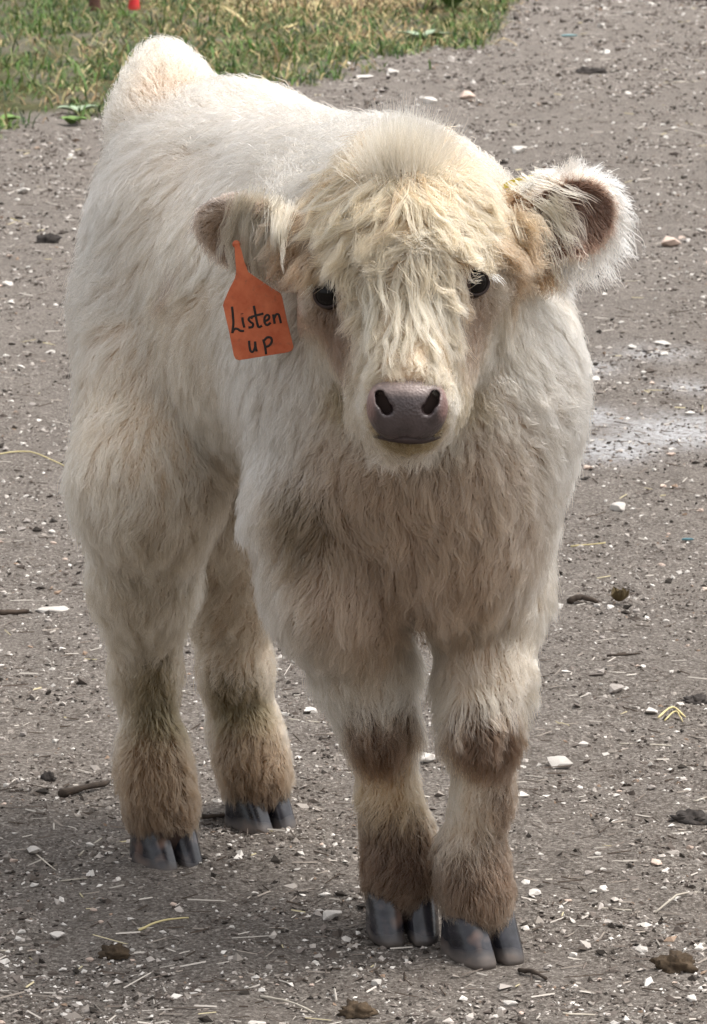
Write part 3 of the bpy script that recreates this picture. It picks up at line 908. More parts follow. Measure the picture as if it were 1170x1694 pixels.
Ls, lf, kc, wv, col = interp(VL), interp(VF), interp(VK), interp(VW), interp(VC)
es = interp(EARS) > .5
silk = es & (rng.random(NS) < .15)
col[silk] = srgb(214, 196, 164)
Ls[es & ~silk] = .006
ok = Ls > .0015
root, nrmv, dirv, Ls, lf, kc, wv, col = [a_[ok] for a_ in (root, nrmv, dirv, Ls, lf, kc, wv, col)]
NS = len(root)
T = nrm(dirv - nrmv * (dirv * nrmv).sum(1, keepdims=True))
# random twist of the lie, varying smoothly over the coat and from hair to hair
px_, py_, _d = to_px(root[:, 0], root[:, 1], root[:, 2])
tw = .60 * vnoise2(root[:, 0] * 22 + root[:, 1] * 9, root[:, 2] * 22 + root[:, 1] * 13) + .25 * vnoise2(root[:, 0] * 60 + root[:, 1] * 31, root[:, 2] * 60) + rng.normal(0, .22, NS)
Bn = np.cross(nrmv, T)
T = T * np.cos(tw)[:, None] + Bn * np.sin(tw)[:, None]
Bn = np.cross(nrmv, T)
Ls = Ls * np.clip(rng.normal(.92, .20, NS), .35, 1.45)
lf = np.clip(lf + rng.normal(0, .13, NS), .05, 1.4)
K = 7
ss = np.linspace(0, 1, K)
c0, s0 = np.cos(lf), np.sin(lf)
along = c0[:, None] * ss + (1 - c0)[:, None] * ss ** 2 * .75
upw = s0[:, None] * (ss - .42 * ss ** 2)
POS = root[:, None] + Ls[:, None, None] * (T[:, None] * along[..., None] + nrmv[:, None] * upw[..., None])
POS[..., 2] -= (.22 * Ls)[:, None] * ss ** 2
def clump(POS, frac, power, strength, jit):
    nC = int(NS * frac)
    cid = rng.choice(NS, nC, replace=False)
    kd = KDTree(nC)
    for i, q in enumerate(root[cid]): kd.insert(q, i)
    kd.balance()
    own = np.fromiter((kd.find(q)[1] for q in root), dtype=np.int64, count=NS)
    ctr = POS[cid[own]]
    # follow the centre's own curve but keep this hair's length
    off = (ctr - POS)
    w = (strength[:, None] * ss[None] ** power)[..., None]
    return POS + off * w, own, nC
POS, own1, n1_ = clump(POS, .055, 1.2, np.clip(kc, 0, 1) * .80, 0)
ph = rng.random(n1_) * 6.28; fr_ = 1.0 + 1.2 * rng.random(n1_); amp = .5 + rng.random(n1_)
wave = np.sin(ss[None] * fr_[own1][:, None] * 6.28 + ph[own1][:, None]) - np.sin(ph[own1])[:, None]
POS += Bn[:, None] * (wv[:, None] * amp[own1][:, None] * wave * ss[None] ** .8)[..., None]
POS, own2, n2_ = clump(POS, .0085, 1.5, np.clip((kc - .38) * 1.15, 0, .7), 0)
POS += np.cumsum(rng.normal(0, 1, (NS, K, 3)) * ss[None, :, None], 1) * (.034 * Ls)[:, None, None]
keep_ = np.ones(NS, bool)
for s_, (p, n_) in eye_pos.items():
    c_ = p + nrm(CAM - p) * .004 - UP * (.0042 if s_ == 'R' else .0022)
    keep_ &= (np.linalg.norm((POS - c_) * np.array([.95, .6, 1.10]), axis=-1).min(1) > .0132)
nq = (POS - NC - np.array([0, -.014, -.002])) / np.array([.0285, .03, .0215])
keep_ &= ((nq ** 2).sum(-1).min(1) > 1)
YT = float(hit([(388, 405)])[0][0][1]) - .036
tx, ty, _ = to_px(POS[..., 0], POS[..., 1], POS[..., 2])
keep_ &= ~((tx > 366) & (tx < 492) & (ty > 484) & (ty < 600) & (POS[..., 1] < YT + .012)).any(1)
cl_t = (.94 + .14 * rng.random(n1_))[own1] * (.96 + .08 * rng.random(n2_))[own2] * (.92 + .16 * rng.random(NS))
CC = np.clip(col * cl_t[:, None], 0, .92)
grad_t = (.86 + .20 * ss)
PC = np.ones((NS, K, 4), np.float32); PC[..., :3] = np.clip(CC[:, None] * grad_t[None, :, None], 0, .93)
POS, PC, own1, Ls = POS[keep_], PC[keep_], own1[keep_], Ls[keep_]; NS = len(POS)
fine_ = np.clip(Ls / .02, .55, 1.0)
RAD = (.00030 * fine_ * (.75 + .5 * rng.random(NS)))[:, None] * (1 - .72 * ss[None] ** 1.5)


def smooth_line(p, m=5):
    p = np.array(p, float)
    if len(p) < 3: return p
    q = np.concatenate([[2 * p[0] - p[1]], p, [2 * p[-1] - p[-2]]]); o_ = []
    for i in range(1, len(q) - 2):
        for t in np.linspace(0, 1, m, endpoint=False):
            o_.append(.5 * ((2 * q[i]) + (-q[i - 1] + q[i + 1]) * t + (2 * q[i - 1] - 5 * q[i] + 4 * q[i + 1] - q[i + 2]) * t * t + (-q[i - 1] + 3 * q[i] - 3 * q[i + 1] + q[i + 2]) * t ** 3))
    return np.array(o_ + [p[-1]])
XP, XC, XR = [], [], []
HP = PR[n_trunk:]
def add_strands(pos, colr, rad0, tipf=.25):
    n = len(pos)
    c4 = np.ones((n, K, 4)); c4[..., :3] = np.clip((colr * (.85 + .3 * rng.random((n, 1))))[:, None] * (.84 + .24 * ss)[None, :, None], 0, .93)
    XP.append(pos); XC.append(c4); XR.append((rad0 * (.7 + .6 * rng.random((n, 1)))) * (1 - (1 - tipf) * ss[None] ** 1.6))
def lock(pl, colr, n=46, off=.010, r0=.0040, r1=.0010, jit=6):
    """a stringy lock of hair laid over the coat along photo pixels"""
    pl = np.array(pl, float) + rng.normal(0, jit, (1, 2)) + rng.normal(0, jit * .6, (len(pl), 2))
    p, okk = hit(pl, HP)
    if not okk.any(): return
    yv = p[okk, 1]; iv = np.nonzero(okk)[0]
    for i in range(len(p)):
        if not okk[i]: p[i] = P(pl[i, 0], pl[i, 1], yv[np.abs(iv - i).argmin()])
    nn_ = grad(p, prims=HP)
    lift_ = off * np.linspace(.45, 1.15, len(p)) * rng.uniform(.8, 1.3)
    p = p + nn_ * lift_[:, None]
    c = smooth_line(p, 6)
    d_ = np.concatenate([[0], np.cumsum(np.linalg.norm(np.diff(c, axis=0), axis=1))])
    lens = d_[-1] * np.clip(rng.normal(.90, .10, n), .55, 1.0)
    off0 = rng.normal(0, 1, (n, 3)) * r0
    pos = np.zeros((n, K, 3))
    for a in range(3):
        pos[..., a] = np.interp((lens[:, None] * ss[None]).ravel(), d_, c[:, a]).reshape(n, K)
    fan = (r0 + (r1 - r0) * ss[None, :] ** .8) / r0
    sdv = nrm(np.cross(c[-1] - c[0], nn_.mean(0))); pw = rng.uniform(0, 6.28); fw = rng.uniform(1.0, 2.2)
    pos += sdv * ((np.sin(ss * fw * 6.28 + pw) - math.sin(pw)) * ss ** .6 * rng.uniform(.0012, .0034))[None, :, None]
    pos += off0[:, None] * fan[..., None] + np.cumsum(rng.normal(0, .00035, (n, K, 3)), 1)
    add_strands(pos, np.repeat(np.asarray(colr)[None], n, 0), .00030)
# tuft on the poll
nT = 4200
pc0 = hit([(668, 300)])[0][0] + np.array([0, .012, .002])
ang = rng.normal(0, .30, nT); tilt = rng.normal(.10, .32, nT)
dT = nrm(np.stack([np.sin(ang), tilt, np.cos(ang)], -1))
rt = pc0 + np.stack([dT[:, 0] * .030 + rng.normal(0, .006, nT), rng.normal(0, .012, nT), -.004 - .012 * np.abs(np.sin(ang))], -1)
lt = .056 * np.clip(rng.normal(.85, .14, nT), .4, 1.2) * np.cos(ang)
kk_ = rng.integers(0, 60, nT); off_ = rng.normal(0, .006, (60, 3))
pT = rt[:, None] + dT[:, None] * (lt[:, None] * ss[None])[..., None] + (off_[kk_][:, None] * (ss[None] ** 2)[..., None]) + np.cumsum(rng.normal(0, .0006, (nT, K, 3)), 1)
add_strands(pT, np.repeat((srgb(188, 168, 144))[None], nT, 0), .00024)
CR1, CR2, CR3 = srgb(196, 172, 140) ** 1.08, srgb(200, 178, 150) ** 1.08, srgb(164, 134, 102) ** 1.05
FR = [[(652, 290), (600, 318), (560, 348), (528, 368)], [(655, 300), (620, 335), (592, 368), (574, 396)], [(640, 288), (580, 300), (530, 322), (494, 345)],
      [(660, 302), (640, 345), (625, 380), (614, 402)], [(665, 302), (655, 340), (640, 372), (630, 392)], [(670, 302), (680, 335), (682, 360), (690, 376)],
      [(675, 300), (700, 330), (722, 352), (744, 366)], [(680, 292), (730, 312), (770, 336), (802, 356)], [(690, 288), (750, 297), (800, 320), (832, 345)],
      [(672, 302), (695, 345), (712, 384)], [(602, 350), (560, 372), (520, 392), (498, 402)], [(700, 330), (745, 355), (785, 385), (815, 400)],
      [(640, 340), (600, 372), (560, 400), (535, 418)], [(560, 318), (525, 345), (498, 380)], [(780, 318), (815, 345), (838, 378)], [(620, 305), (560, 335), (515, 362)], [(725, 300), (775, 322), (818, 350)]]
for rep in range(4):
    for l_ in FR: lock(l_, (CR1 if rng.random() < .65 else CR3) * rng.uniform(.75, 1.1), 24, .011, .0030, .0006, 10)
BRG = [[(672, 405), (640, 396), (615, 414), (608, 452)], [(675, 415), (642, 430), (626, 470), (640, 520)], [(680, 420), (655, 450), (650, 500), (664, 560)], [(685, 420), (680, 470), (692, 530), (702, 578)],
       [(690, 415), (712, 450), (726, 500), (732, 560)], [(700, 412), (736, 436), (752, 474)], [(690, 402), (725, 394), (748, 406)], [(668, 408), (630, 420), (600, 440), (585, 462)], [(694, 408), (735, 415), (765, 430)],
       [(640, 480), (625, 530), (616, 590)], [(660, 500), (650, 550), (645, 604)], [(700, 500), (716, 560), (734, 612)], [(720, 480), (744, 540), (760, 600)], [(602, 470), (590, 520), (600, 566)],
       [(680, 500), (676, 550), (672, 606)], [(735, 450), (752, 500), (760, 540)], [(615, 440), (600, 480), (606, 530)]]
for rep in range(3):
    for l_ in BRG: lock(l_, CR2 * rng.uniform(.75, 1.1), 20, .0065, .0022, .0005, 8)
ES = [[(412, 336), (400, 364), (394, 400), (399, 436)], [(405, 338), (390, 362), (384, 396), (388, 420)], [(432, 338), (420, 380), (430, 430), (446, 472)], [(446, 342), (446, 390), (455, 440), (466, 484)], [(462, 350), (466, 400), (476, 450)], [(422, 342), (408, 368), (404, 408), (412, 440)], [(452, 345), (438, 380), (440, 420)], [(475, 360), (482, 410), (492, 455)]]
for rep in range(4):
    for l_ in ES: lock(l_, srgb(196, 178, 152) * rng.uniform(.7, 1.05), 22, .012, .0034, .0010, 6)
EL = [[(862, 322), (900, 352), (930, 392), (946, 432)], [(872, 312), (915, 332), (950, 370), (962, 412)], [(866, 342), (886, 390), (906, 430), (916, 456)], [(882, 306), (930, 320), (968, 348)], [(858, 350), (868, 400), (880, 445)], [(890, 330), (925, 365), (940, 400)]]
for rep in range(3):
    for l_ in EL: lock(l_, srgb(194, 172, 140) * rng.uniform(.7, 1.05), 14, .009, .0040, .0014, 7)
XP, XC, XR = np.concatenate(XP), np.concatenate(XC), np.concatenate(XR)
kp = np.ones(len(XP), bool)
for s_, (p, n_) in eye_pos.items():
    kp &= np.linalg.norm((XP - p - nrm(CAM - p) * .004 + UP * (.0032 if s_ == 'R' else .0012)) * np.array([1.0, .6, 1.05]), axis=-1).min(1) > (.0138 if s_ == 'R' else .0150)
tx, ty, _ = to_px(XP[..., 0], XP[..., 1], XP[..., 2])
kp &= ~((tx > 366) & (tx < 488) & (ty > 492)).any(1)
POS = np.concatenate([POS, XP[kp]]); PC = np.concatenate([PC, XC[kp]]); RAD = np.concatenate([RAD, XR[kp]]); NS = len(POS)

def curves_obj(name, pos, rad, colr, mat, parent):
    n, k = rad.shape
    cu = bpy.data.hair_curves.new(name)
    cu.add_curves([k] * n)
    org = np.array(parent.location)
    cu.points.foreach_set('position', (pos - org).astype(np.float32).ravel())
    cu.points.foreach_set('radius', rad.astype(np.float32).ravel())
    at = cu.attributes.new('col', 'FLOAT_COLOR', 'POINT')
    at.data.foreach_set('color', colr.astype(np.float32).ravel())
    cu.materials.append(mat)
    o = bpy.data.objects.new(name, cu)
    COL.objects.link(o); o.parent = parent
    return o

def hair_mat(name, hair=True):
    m = bpy.data.materials.new(name); m.use_nodes = True
    nt = m.node_tree; nt.nodes.clear()
    out = nt.nodes.new('ShaderNodeOutputMaterial')
    a = N(nt, 'ShaderNodeAttribute'); a.attribute_name = 'col'
    if hair:
        h = nt.nodes.new('ShaderNodeBsdfHairPrincipled')
        h.model = 'CHIANG'; h.parametrization = 'COLOR'
        nt.links.new(a.outputs['Color'], h.inputs['Color'])
        h.inputs['Roughness'].default_value = 0.45
        h.inputs['Radial Roughness'].default_value = 0.7
        h.inputs['Coat'].default_value = 0.0
        h.inputs['IOR'].default_value = 1.45
        nt.links.new(h.outputs[0], out.inputs['Surface'])
    else:
        d = nt.nodes.new('ShaderNodeBsdfDiffuse'); t = nt.nodes.new('ShaderNodeBsdfTranslucent'); mx = nt.nodes.new('ShaderNodeMixShader')
        nt.links.new(a.outputs['Color'], d.inputs['Color']); nt.links.new(a.outputs['Color'], t.inputs['Color'])
        mx.inputs[0].default_value = .4
        nt.links.new(d.outputs[0], mx.inputs[1]); nt.links.new(t.outputs[0], mx.inputs[2]); nt.links.new(mx.outputs[0], out.inputs['Surface'])
    return m
m_fur = hair_mat('fur', True)
coat = curves_obj('coat', POS, RAD, PC, m_fur, calf)
tag(coat, 'shaggy cream coat, tan on the forehead and brown on the pasterns', kind='stuff')

# pale lashes at the outer corner of each eye
for s_, (p, n_) in eye_pos.items():
    sgn = -1 if s_ == 'R' else 1
    st = p + w3(sgn * .0125, -.006) - FWD * .001
    nl = 22
    rt = st[None] + rng.normal(0, 1, (nl, 3)) * np.array([.0022, .001, .0016])
    dr_ = nrm(w3(sgn * .85, .45)[None] + rng.normal(0, .20, (nl, 3)) - FWD * .35)
    ll = .010 * (.6 + .6 * rng.random(nl))
    pos = rt[:, None] + dr_[:, None] * (ll[:, None] * ss[None])[..., None]
    pos[..., 2] -= (ll[:, None] * .25) * ss[None] ** 2
    pc = np.ones((nl, K, 4)); pc[..., :3] = srgb(240, 236, 228)
    lo_ = curves_obj('eyelashes', pos, np.full((nl, 1), .00026) * (1 - .7 * ss[None]), pc, m_fur, calf)
    lo_['kind'] = 'stuff'
print('strands', NS)
# ------------------------------------------------------------------ hooves: two claws each
m_hoof, nt, b, out = new_mat('hoof_horn')
tch = N(nt, 'ShaderNodeTexCoord'); mp = N(nt, 'ShaderNodeMapping'); mp.inputs['Scale'].default_value = (1, 1, 1.6)
nt.links.new(tch.outputs['Object'], mp.inputs['Vector'])
no = N(nt, 'ShaderNodeTexNoise'); no.inputs['Scale'].default_value = 55; no.inputs['Detail'].default_value = 6
nt.links.new(mp.outputs[0], no.inputs['Vector'])
no2 = N(nt, 'ShaderNodeTexNoise'); no2.inputs['Scale'].default_value = 30; nt.links.new(tch.outputs['Object'], no2.inputs['Vector'])
hc = ramp(nt, no.outputs['Fac'], [(0.3, srgb(22, 21, 24)), (0.55, srgb(46, 45, 50)), (0.75, srgb(84, 76, 74))])
wear = ramp(nt, no2.outputs['Fac'], [(0.58, (0, 0, 0)), (0.76, (.7, .7, .7))])
hcol = mixc(nt, wear, hc, srgb(142, 112, 96))
sx_ = N(nt, 'ShaderNodeSeparateXYZ'); nt.links.new(tch.outputs['Object'], sx_.inputs[0])
zz = N(nt, 'ShaderNodeMath', operation='MULTIPLY_ADD'); nt.links.new(no2.outputs['Fac'], zz.inputs[0]); zz.inputs[1].default_value = -.030; nt.links.new(sx_.outputs['Z'], zz.inputs[2])
mr = N(nt, 'ShaderNodeMapRange'); nt.links.new(zz.outputs[0], mr.inputs[0]); mr.inputs[1].default_value = -.026; mr.inputs[2].default_value = -.013; mr.inputs[3].default_value = .7; mr.inputs[4].default_value = 0
nt.links.new(mixc(nt, mr.outputs[0], hcol, srgb(112, 102, 94)), b.inputs['Base Color'])
rr_ = N(nt, 'ShaderNodeMapRange'); nt.links.new(mr.outputs[0], rr_.inputs[0]); rr_.inputs[3].default_value = .24; rr_.inputs[4].default_value = .9; nt.links.new(rr_.outputs[0], b.inputs['Roughness'])
b.inputs['Roughness'].default_value = 0.24
bp = N(nt, 'ShaderNodeBump'); bp.inputs['Strength'].default_value = 0.3; bp.inputs['Distance'].default_value = 0.001
nt.links.new(no.outputs['Fac'], bp.inputs['Height']); nt.links.new(bp.outputs[0], b.inputs['Normal'])

def claw_mesh(c_, dr, sc_, sd):
    lat = np.array([-dr[1], dr[0], 0]) * sd
    V = []; F = []; n = 26; H = 8
    for i in range(H + 1):
        h = i / H
        f1 = .0445 - .022 * h - .004 * h * h; f0 = -.030 + .006 * h
        if i == 0: f1 -= .0022; f0 += .0015
        fc, hl = (f1 + f0) / 2, (f1 - f0) / 2
        w = .0163 - .0006 * h - (.001 if i == 0 else 0)
        for j in range(n):
            t = 2 * math.pi * j / n
            ct, st = math.cos(t), math.sin(t)
            f = fc + hl * math.copysign(abs(ct) ** .85, ct)
            u = max((f - fc) / hl, 0)
            l = w * math.copysign(abs(st) ** .75, st) * (1 - .22 * u * u)
            if st < 0: l = -w * .90 * abs(st) ** .32
            V.append(c_ + (dr * f + lat * (.0158 + l)) * sc_ + UP * (h * .040 * sc_ - .003))
    for i in range(H):
        for j in range(n):
            a = i * n + j; b2 = i * n + (j + 1) % n
            q = (a, b2, b2 + n, a + n)
            F.append(q if sd > 0 else q[::-1])
    F.append(tuple(range(n))[::-1] if sd > 0 else tuple(range(n))); F.append(tuple(H * n + j for j in range(n))[:: 1 if sd > 0 else -1])
    return np.array(V), F
for k_, (c_, dr, sc_) in foot.items():
    # heel bulb joining the claws, then the claws as its pieces
    v, f = uv_sphere(np.zeros(3), 1.0, 18, 10)
    lat = np.array([-dr[1], dr[0], 0])
    v = c_ + (v[:, :1] * lat * .024 + v[:, 1:2] * dr * .016) + v[:, 2:] * UP * .016 - dr * .014 + UP * .024
    ho = mesh_obj('hoof', v, f, m_lid, calf)
    for sd in (-1, 1):
        v, f = claw_mesh(c_, dr, sc_, sd)
        mesh_obj('claw', v, f, m_hoof, ho)

# ------------------------------------------------------------------ orange ear tag with hand lettering
def tp(px, py, dy=0.0): return P(px, py, YT + dy + (py - 420) / 1900 * -.06)     # hangs slightly towards the camera
outline = [(388, 402), (395, 401), (400, 415), (404, 432), (411, 450), (424, 459), (445, 473), (464, 485), (467, 491), (475, 530), (486, 574), (483, 580), (476, 583), (432, 590), (396, 596), (390, 594), (387, 588), (379, 548), (369, 505), (371, 498), (380, 477), (389, 460), (391, 448), (389, 425)]
def slab(poly, t, fn):
    n = len(poly)
    inn_ = [(x + (415 - x) * .012, y_ + (510 - y_) * .008) for x, y_ in poly]
    V = [fn(x, y_, -t * .5) for x, y_ in inn_] + [fn(x, y_, -t * .25) for x, y_ in poly] + [fn(x, y_, t * .25) for x, y_ in poly] + [fn(x, y_, t * .5) for x, y_ in inn_]
    F = [tuple(range(n))]
    for L_ in range(3):
        for i in range(n):
            j = (i + 1) % n
            F.append((L_ * n + i, (L_ + 1) * n + i, (L_ + 1) * n + j, L_ * n + j))
    F.append(tuple(3 * n + i for i in range(n))[::-1])
    return np.array(V), F
m_tag = mottled('tag_plastic', srgb(168, 80, 48), srgb(194, 108, 72), 70, 0.55, 0.15)
nt = m_tag.node_tree; b = [q for q in nt.nodes if q.type == 'BSDF_PRINCIPLED'][0]
src = b.inputs['Base Color'].links[0].from_socket
tcq = N(nt, 'ShaderNodeTexCoord'); nq2 = N(nt, 'ShaderNodeTexNoise'); nq2.inputs['Scale'].default_value = 160; nq2.inputs['Detail'].default_value = 8; nq2.inputs['Roughness'].default_value = .7
nt.links.new(tcq.outputs['Object'], nq2.inputs['Vector'])
dm = ramp(nt, nq2.outputs['Fac'], [(.56, (0, 0, 0)), (.72, (.75, .75, .75))])
nt.links.new(mixc(nt, dm, src, srgb(132, 84, 62)), b.inputs['Base Color'])
m_ink = mottled('marker_ink', (.012, .010, .010), (.03, .024, .02), 200, 0.6, 0)
tg0 = tp(428, 530)
etag = empty('ear_tag', tg0)
tag(etag, 'orange plastic ear tag hand lettered Listen up', 'ear tag')
v, f = slab(outline, .0016, tp)
pan = mesh_obj('tag_panel', v, f, m_tag, etag, smooth=False)
def zt(pts): return [(300 + x / 4.5, 300 + y_ / 4.5) for x, y_ in pts]
STK = [[(378, 932), (384, 990), (388, 1060), (380, 1130)], [(380, 1128), (396, 1100), (418, 1098), (440, 1112), (468, 1114)],
       [(455, 1012), (460, 1050), (470, 1088)], [(452, 984), (453, 988)],
       [(532, 1018), (512, 1012), (501, 1028), (515, 1046), (534, 1062), (528, 1084), (500, 1088)],
       [(540, 926), (552, 985), (562, 1040), (576, 1084), (602, 1074)], [(520, 1010), (560, 998), (612, 984)],
       [(622, 1042), (648, 1028), (655, 1006), (640, 994), (622, 1012), (620, 1048), (638, 1070), (666, 1052)],
       [(684, 990), (690, 1025), (696, 1060)], [(691, 1022), (706, 992), (724, 992), (734, 1020), (742, 1056)],
       [(505, 1186), (508, 1225), (516, 1262), (534, 1268), (549, 1236), (550, 1192)], [(550, 1192), (554, 1235), (562, 1266)],
       [(610, 1176), (624, 1230), (632, 1288)], [(614, 1188), (640, 1162), (668, 1166), (674, 1192), (655, 1222), (624, 1234)]]
LV, LF = [], []
for s_ in STK:
    q = smooth_line(zt(s_))
    pts3 = np.array([tp(x, y_, -.0007) for x, y_ in q])
    v, f = tube(pts3, .00105 if len(s_) > 2 else .0012, 8)
    ctr_ = np.array([tp(x, y_, -.0009) for x, y_ in q]).repeat(8, 0)
    v[:, 1] = ctr_[:, 1] + (v[:, 1] - ctr_[:, 1]) * .35            # flat ink on the panel
    LF += [tuple(i + len(LV) for i in q_) for q_ in f]; LV += list(v)
mesh_obj('lettering', LV, LF, m_ink, etag)
# stud through the ear
v, f = uv_sphere(np.zeros(3), 1, 16, 8)
v = v * np.array([.0034, .003, .0034]) + tp(391, 404, .002)
mesh_obj('stud', v, f, m_tag, etag)

# yellow tag edge behind the other ear
m_yel = mottled('yellow_plastic', srgb(214, 196, 60), srgb(232, 216, 96), 60, 0.5, 0.1)
yb_ = .088
poly = [(838, 303), (850, 296), (866, 292), (882, 289), (905, 300), (930, 340), (925, 380), (880, 385), (850, 350)]
v, f = slab(poly, .0016, lambda x, y_, d: P(x, y_, yb_ + d - (x - 880) / 1900 * .25))
yt = mesh_obj('ear_tag', v, f, m_yel, None, smooth=False)
tag(yt, 'yellow plastic tag tucked behind the furry ear, only an edge showing', 'ear tag')
# ================================================================== SMALL THINGS ON THE GROUND
m_lime = mottled('limestone', srgb(196, 188, 180), srgb(228, 222, 214), 90, 0.9, 0.5)
m_pink = mottled('pinkish_stone', srgb(196, 172, 156), srgb(222, 202, 188), 80, 0.9, 0.5)
m_grey = mottled('grey_stone', srgb(134, 126, 120), srgb(170, 162, 155), 80, 0.9, 0.5)
m_straw = mottled('straw', srgb(196, 178, 122), srgb(222, 208, 160), 40, 0.7, 0.2)
m_pale = mottled('bleached_straw', srgb(176, 166, 150), srgb(206, 198, 184), 40, 0.8, 0.2)
m_bark = mottled('bark', srgb(52, 44, 38), srgb(84, 72, 62), 90, 0.9, 0.6)
m_clod = mottled('clod', srgb(58, 48, 38), srgb(98, 82, 64), 120, 0.95, 0.8)
m_dark = mottled('dark_clod', srgb(50, 46, 44), srgb(80, 74, 70), 120, 0.95, 0.8)

def hull_mesh(seed, n=26, rough=.18):
    r_ = np.random.default_rng(seed)
    p = nrm(r_.normal(0, 1, (n, 3))) * (1 + r_.normal(0, rough, (n, 1)))
    bm = bmesh.new()
    for q in p: bm.verts.new(q)
    res = bmesh.ops.convex_hull(bm, input=bm.verts)
    lone = [v for v in bm.verts if not v.link_faces]
    bmesh.ops.delete(bm, geom=lone, context='VERTS')
    bmesh.ops.recalc_face_normals(bm, faces=bm.faces)
    co = np.array([v.co[:] for v in bm.verts]); ext = np.abs(co).max(0)
    for v in bm.verts: v.co = Vector(np.array(v.co[:]) / ext)
    me = bpy.data.meshes.new('stone'); bm.to_mesh(me); bm.free()
    return me
HULLS = [hull_mesh(100 + i) for i in range(10)]
_hm = {}
def stone(name, px, py, wpx, hpx, mat, label, cat, group=None, rz=None, hz=None):
    g_ = G(px, py); dist = np.linalg.norm(g_ - CAM)
    sx = wpx / 2 * dist / FPX
    sin_d = CAM_H / dist
    # seen height = depth * sin + height * cos
    hh = hz if hz else (.16 if wpx > 2.4 * hpx else .50) * sx
    dep = max((hpx * dist / FPX - 2 * hh * .8) / (2 * sin_d), .55 * sx); dep = min(dep, 1.6 * sx)
    key = (random.randrange(10), mat.name)
    if key not in _hm:
        me = HULLS[key[0]].copy(); me.materials.append(mat); _hm[key] = me
    o = bpy.data.objects.new(name, _hm[key])
    o.scale = (sx, dep, hh)
    o.rotation_euler = (random.uniform(-.15, .15), random.uniform(-.15, .15), random.uniform(-.35, .35) if rz is None else rz)
    o.location = (g_[0], g_[1], float(ground_z(g_[0], g_[1])) + hh * .55)
    COL.objects.link(o)
    return tag(o, label, cat, group)

ST = [(928, 1258, 50, 34, 0, 'big rounded white stone on the bare dirt beside the front knees'),
      (705, 1254, 34, 34, 0, 'white stone showing between the two front legs'),
      (1107, 402, 42, 32, 1, 'large pinkish stone alone on the dirt past the outstretched ear'),
      (860, 252, 26, 18, 0, 'white stone on the dirt past the calf crown and outstretched ear'),
      (772, 160, 32, 17, 1, 'pinkish rounded stone beyond the crown, by the turf'),
      (712, 170, 28, 17, 0, 'pale flat stone just behind the tuft on the crown'),
      (88, 1004, 66, 15, 0, 'long flat white stone flake beside the hind thigh'),
      (1076, 1170, 28, 20, 0, 'white stone at the end of the yellow straw wisp'),
      (966, 1222, 20, 14, 0, 'small white stone lying behind the big rounded white stone'),
      (1020, 1138, 26, 20, 2, 'grey stone on the dirt behind the yellow straw wisp'),
      (885, 1466, 22, 26, 0, 'upright white stone next to the foremost leg'),
      (869, 1442, 16, 16, 0, 'small pale stone touching the fur of the foremost fetlock'),
      (55, 1390, 28, 22, 0, 'white stone near the hind foot with a thin straw leaning from it'),
      (95, 1532, 26, 18, 0, 'white stone lying in front of the hind hoof near the yellow stalk'),
      (550, 1506, 32, 22, 0, 'angular white stone beside the front hoof, in its shade'),
      (572, 1536, 18, 13, 0, 'small white stone in front of the angular white stone'),
      (515, 1178, 22, 15, 0, 'white stone between hind and front legs close to a thin pale straw'),
      (323, 1631, 20, 14, 0, 'roundish white stone beside the pale straw on the front dirt'),
      (425, 1684, 32, 18, 0, 'white stone next to the pale bent straw'),
      (625, 1615, 22, 15, 0, 'pointed white stone in front of the hooves'),
      (1085, 1415, 20, 20, 1, 'yellowish stone on the dirt beyond the foremost fetlock'),
      (1025, 843, 32, 20, 0, 'white stone beside the calf chest, just off the chalk spill'),
      (1045, 575, 16, 15, 0, 'small white stone at the upper edge of the chalk spill'),
      (1072, 580, 24, 20, 2, 'pale grey stone at the upper edge of the chalk spill'),
      (1098, 566, 28, 10, 0, 'thin white stone flake at the upper edge of the chalk spill'),
      (984, 629, 18, 12, 0, 'white stone close to the shoulder, in the chalk spill'),
      (845, 1648, 28, 13, 0, 'long white stone in front of the foremost hoof'),
      (1145, 1590, 18, 15, 0, 'white stone touching the brown dung clod'),
      (1060, 1560, 24, 15, 0, 'white stone lying behind the brown dung clod'),
      (1146, 1645, 20, 16, 0, 'white stone in front of the brown dung clod'),
      (1000, 1460, 18, 14, 0, 'white stone between the upright white stone and a thin straw'),
      (950, 1563, 16, 11, 0, 'small white stone to the side of the foremost hoof'),
      (85, 590, 15, 14, 0, 'pale stone on the dirt beside the flank'),
      (40, 325, 22, 11, 0, 'flattish white stone on the dirt between the dark clod and the turf'),
      (12, 470, 18, 11, 0, 'small white stone lying in front of the dark round clod'),
      (1042, 22, 28, 9, 0, 'flat white stone near the dark hose'),
      (996, 48, 18, 11, 0, 'rounded white stone beside the light blue scrap'),
      (780, 178, 16, 8, 2, 'grey stone beside the pinkish rounded stone'),
      (650, 124, 20, 10, 0, 'white stone at the edge of the turf'),
      (600, 126, 34, 11, 0, 'broad pale stone half under the edge of the turf'),
      (632, 150, 20, 13, 2, 'grey stone on the dirt just off the turf'),
      (195, 1442, 12, 13, 0, 'tiny white stone right at the hind hoof')]
MS = [m_lime, m_pink, m_grey]
for (px, py, w, h, mi, lb) in ST:
    stone('stone', px, py, w, h, MS[mi], lb, 'stone', 'white stones lying on the dirt')
